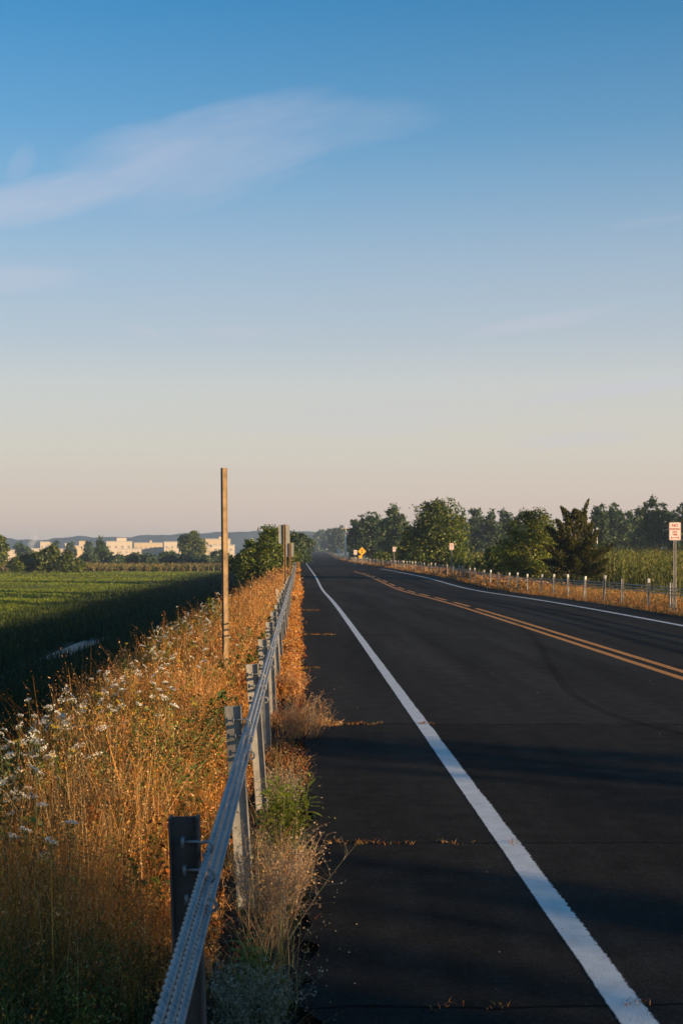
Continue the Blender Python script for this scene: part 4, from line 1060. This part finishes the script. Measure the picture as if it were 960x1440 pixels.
building('low cream shed in front of the big round tree', 253, 298, 769, 640, M_WALL2, bays=5, depth=12)
building('pinkish cream block before the tall bare post', 298, 330, 766, 720, M_WALL, bays=3, depth=12)

hx = np.linspace(-1750, 1500, 240)
prof = np.interp(hx, [-1750, -560, -520, -445, -440, -300, -200, -130, 0, 60, 1500], [24, 27, 27, 25, 30, 31, 36, 39, 40, 38, 40])
prof = prof + 1.1*vnoise(hx, hx*0, 60, 51) + .9*vnoise(hx, hx*0, 17, 52)
rows = []
for t, yy in ((0, 2380), (.55, 2440), (.85, 2480), (1, 2520), (.7, 2650), (0, 2850)):
    rows.append(np.stack([hx, np.full_like(hx, yy) + 14*vnoise(hx, hx*0 + yy, 120, 53), -2.2 + (prof + 2.2)*t + (1.2*vnoise(hx, hx*0 + yy, 14, 54) if 0 < t < 1 else 0)], -1))
V = np.stack(rows).reshape(-1, 3); i = np.arange(len(V)).reshape(len(rows), -1)
m_hill = mat('hill_forest', (.022, .036, .036), 1, spec=0, noise=(.03, .6, 1.5))
tag(link('hills', np_mesh('hills', V, np.stack([i[:-1, :-1], i[:-1, 1:], i[1:, 1:], i[1:, :-1]], -1).reshape(-1, 4), None, True), m_hill), kind='structure')

# smoke plume past the hedge
D = 690.
bm = bmesh.new(); bmesh.ops.create_icosphere(bm, subdivisions=4, radius=1)
for v in bm.verts:
    z = v.co.z; w = .9 + .5*z
    v.co = Vector((v.co.x*2.6*w + .9*math.sin(z*3) + 1.2*z, v.co.y*2.6*w, z*6.2))
    v.co.x += .5*math.sin(v.co.z*1.7 + v.co.y)
me = bpy.data.meshes.new('smoke'); bm.to_mesh(me); bm.free()
m_smoke = bpy.data.materials.new('smoke'); m_smoke.use_nodes = True
nt = m_smoke.node_tree; N = nt.nodes; L = nt.links; N.remove(N['Principled BSDF'])
pv = N.new('ShaderNodeVolumePrincipled'); pv.inputs['Color'].default_value = (.92, .92, .95, 1)
tc = N.new('ShaderNodeTexCoord'); mp = N.new('ShaderNodeMapping'); mp.inputs['Scale'].default_value = (1/3.6, 1/3.2, 1/6.4); L.new(tc.outputs['Object'], mp.inputs['Vector'])
ln = N.new('ShaderNodeVectorMath'); ln.operation = 'LENGTH'; L.new(mp.outputs[0], ln.inputs[0])
tn = N.new('ShaderNodeTexNoise'); tn.inputs['Scale'].default_value = .45; tn.inputs['Detail'].default_value = 4; L.new(tc.outputs['Object'], tn.inputs['Vector'])
dn = math_node('MAXIMUM', math_node('SUBTRACT', 1, ln.outputs['Value']), 0)
L.new(math_node('MULTIPLY', math_node('MULTIPLY', dn, .30), rng_node(tn.outputs['Fac'], .38, .65, 0, 1.4)), pv.inputs['Density'])
L.new(pv.outputs[0], N['Material Output'].inputs['Volume'])
o = link('smoke', me, m_smoke); o.location = ((50 - VX)*D/F, D - 6, EYE + (VY - 762)*D/F); tag(o, kind='stuff')

# ------------------------------------------------------------------ haze
HAZE = .00024
mb = MB(); mb.box(-3900, 3900, -3900, 3900, -3.8, 46)
m_haze = bpy.data.materials.new('haze'); m_haze.use_nodes = True
nt = m_haze.node_tree; N = nt.nodes; L = nt.links; N.remove(N['Principled BSDF'])
pv = N.new('ShaderNodeVolumePrincipled'); pv.inputs['Color'].default_value = (.62, .78, 1, 1); pv.inputs['Density'].default_value = HAZE; pv.inputs['Anisotropy'].default_value = .2
L.new(pv.outputs[0], N['Material Output'].inputs['Volume'])
tag(link('haze', mb.mesh('haze'), m_haze), kind='stuff')

# ------------------------------------------------------------------ sky, sun, camera
SUN_EL, SUN_AZ = 7.6, 122.0       # azimuth clockwise from the road direction (+Y) towards +X
w = bpy.data.worlds.new('World'); S.world = w; w.use_nodes = True
nt = w.node_tree; N = nt.nodes; L = nt.links
bg = N['Background']; sky = N.new('ShaderNodeTexSky'); sky.sky_type = 'NISHITA'; sky.sun_disc = False
sky.sun_elevation = R(SUN_EL); sky.sun_rotation = R(SUN_AZ); sky.air_density = 1.0; sky.dust_density = .3; sky.ozone_density = 6.0; sky.altitude = 0
geo = N.new('ShaderNodeTexCoord')
sp = N.new('ShaderNodeSeparateXYZ'); L.new(geo.outputs['Generated'], sp.inputs[0])
az = math_node('MULTIPLY', math_node('ARCTAN2', sp.outputs['X'], sp.outputs['Y']), 57.2958)
el = math_node('MULTIPLY', math_node('ARCSINE', sp.outputs['Z']), 57.2958)
def wisp(ca, ce, rot, ra, re, strength, edge=1.):
    """thin cirrus: soft ellipse about (azimuth, elevation) in degrees, broken by stretched noise"""
    c, s = math.cos(R(rot)), math.sin(R(rot))
    da = math_node('SUBTRACT', az, ca); de = math_node('SUBTRACT', el, ce)
    u = math_node('ADD', math_node('MULTIPLY', da, c), math_node('MULTIPLY', de, s))
    v = math_node('SUBTRACT', math_node('MULTIPLY', de, c), math_node('MULTIPLY', da, s))
    cb = N.new('ShaderNodeCombineXYZ'); L.new(u, cb.inputs[0]); L.new(v, cb.inputs[1]); cb.inputs[2].default_value = ca*3.1 + ce
    mp = N.new('ShaderNodeMapping'); mp.inputs['Scale'].default_value = (.22, 1.25, 1); L.new(cb.outputs[0], mp.inputs['Vector'])
    t = N.new('ShaderNodeTexNoise'); t.inputs['Scale'].default_value = 1.0; t.inputs['Detail'].default_value = 8; t.inputs['Roughness'].default_value = .58; t.inputs['Distortion'].default_value = .15; L.new(mp.outputs[0], t.inputs['Vector'])
    n_ = math_node('MULTIPLY', math_node('SUBTRACT', t.outputs['Fac'], .5), .75*edge)
    r2 = math_node('ADD', math_node('POWER', math_node('DIVIDE', u, ra), 2.), math_node('POWER', math_node('DIVIDE', v, re), 2.))
    q = math_node('ADD', math_node('SUBTRACT', 1., math_node('POWER', r2, .5)), n_)
    m = rng_node(q, 0, .9, 0, 1); m = math_node('MULTIPLY', m, math_node('SUBTRACT', 2, m))
    m = math_node('MULTIPLY', m, rng_node(t.outputs['Fac'], .25, .75, .65, 1.1))
    return math_node('MULTIPLY', m, strength)
def PA(px, py): return (math.degrees(math.atan((px - VX)/F)), math.degrees(math.atan((VY - py)/F)))
cl = None
for (px, py, rot, ra, re, st) in ((290, 215, 14, 7.2, 1.9, .36), (430, 182, 6, 5.6, 1.1, .17), (100, 277, 15, 5.2, 1.0, .42), (235, 232, 18, 3.6, 1.3, .42), (10, 300, 18, 4, .9, .5), (20, 400, 4, 3, .6, .3), (330, 468, 0, 1.4, .35, .25), (205, 468, -12, .9, .2, .3), (770, 455, 8, 3.2, .35, .35), (910, 326, 4, 2.2, .22, .10), (880, 552, 6, 4.5, .35, .45), (800, 620, 3, 3, .4, .35), (500, 590, 2, 6, .8, .2), (30, 240, 60, .9, .5, .16)):
    a_, e_ = PA(px, py)
    k = wisp(a_, e_, rot, ra, re, st)
    cl = k if cl is None else math_node('MAXIMUM', cl, k)
mx = N.new('ShaderNodeMix'); mx.data_type = 'RGBA'
# thin veil of moisture low in the sky, pinkish at the bottom and greyer above
vr = N.new('ShaderNodeValToRGB'); cr = vr.color_ramp
L.new(rng_node(el, 0, 25, 0, 1), vr.inputs['Fac'])
stops = ((0, (.74, .53, .43), .90), (.08, (.76, .57, .47), .90), (.17, (.745, .645, .535), .88), (.27, (.69, .655, .605), .85), (.34, (.59, .60, .62), .79), (.46, (.54, .575, .63), .62), (.66, (.40, .53, .64), .26), (.85, (.3, .45, .6), .06), (1, (.3, .45, .6), 0))
while len(cr.elements) < len(stops): cr.elements.new(.5)
for e, (p_, c_, a_) in zip(cr.elements, stops):
    e.position = p_; e.color = (*[v/4 for v in c_], a_)
vsc = N.new('ShaderNodeVectorMath'); vsc.operation = 'SCALE'; L.new(vr.outputs['Color'], vsc.inputs[0]); vsc.inputs['Scale'].default_value = 4/.24
mv = N.new('ShaderNodeMix'); mv.data_type = 'RGBA'; L.new(vr.outputs['Alpha'], mv.inputs['Factor'])
tn_ = N.new('ShaderNodeVectorMath'); tn_.operation = 'MULTIPLY'; tn_.inputs[1].default_value = (.74, 1.13, .90); L.new(sky.outputs[0], tn_.inputs[0]); L.new(tn_.outputs[0], mv.inputs[6]); L.new(vsc.outputs[0], mv.inputs[7])
L.new(cl, mx.inputs['Factor']); L.new(mv.outputs[2], mx.inputs[6]); mx.inputs[7].default_value = (2.5, 2.5, 2.95, 1)
L.new(mx.outputs[2], bg.inputs['Color']); bg.inputs['Strength'].default_value = .12

sd = bpy.data.lights.new('Sun', 'SUN'); sd.energy = 4.8; sd.angle = R(.5); sd.color = (1, .69, .38)
so = bpy.data.objects.new('Sun', sd); COL.objects.link(so)
dirv = Vector((math.sin(R(SUN_AZ))*math.cos(R(SUN_EL)), math.cos(R(SUN_AZ))*math.cos(R(SUN_EL)), math.sin(R(SUN_EL))))
so.rotation_euler = dirv.to_track_quat('Z', 'Y').to_euler(); so.location = (30, -20, 20)

cd = bpy.data.cameras.new('Camera'); cam = bpy.data.objects.new('Camera', cd); COL.objects.link(cam)
cam.location = (0, 0, EYE); cam.rotation_euler = (R(90), 0, 0)
cd.sensor_width = 36; cd.sensor_fit = 'AUTO'; cd.lens = F/1440*36
cd.shift_x = (480 - VX)/1440; cd.shift_y = (VY - 720)/1440
cd.clip_start = .05; cd.clip_end = 12000
cd.dof.use_dof = True; cd.dof.focus_distance = 11; cd.dof.aperture_fstop = 13
S.camera = cam
S.view_settings.view_transform = 'Standard'; S.view_settings.look = 'None'; S.view_settings.gamma = 1; S.view_settings.exposure = 1.0
S.view_settings.use_curve_mapping = False
S.render.engine = 'CYCLES'
c = S.cycles
c.use_denoising = True
try: c.denoiser = 'OPENIMAGEDENOISE'
except Exception: pass
c.max_bounces = 6; c.volume_bounces = 1; c.transparent_max_bounces = 12; c.diffuse_bounces = 3
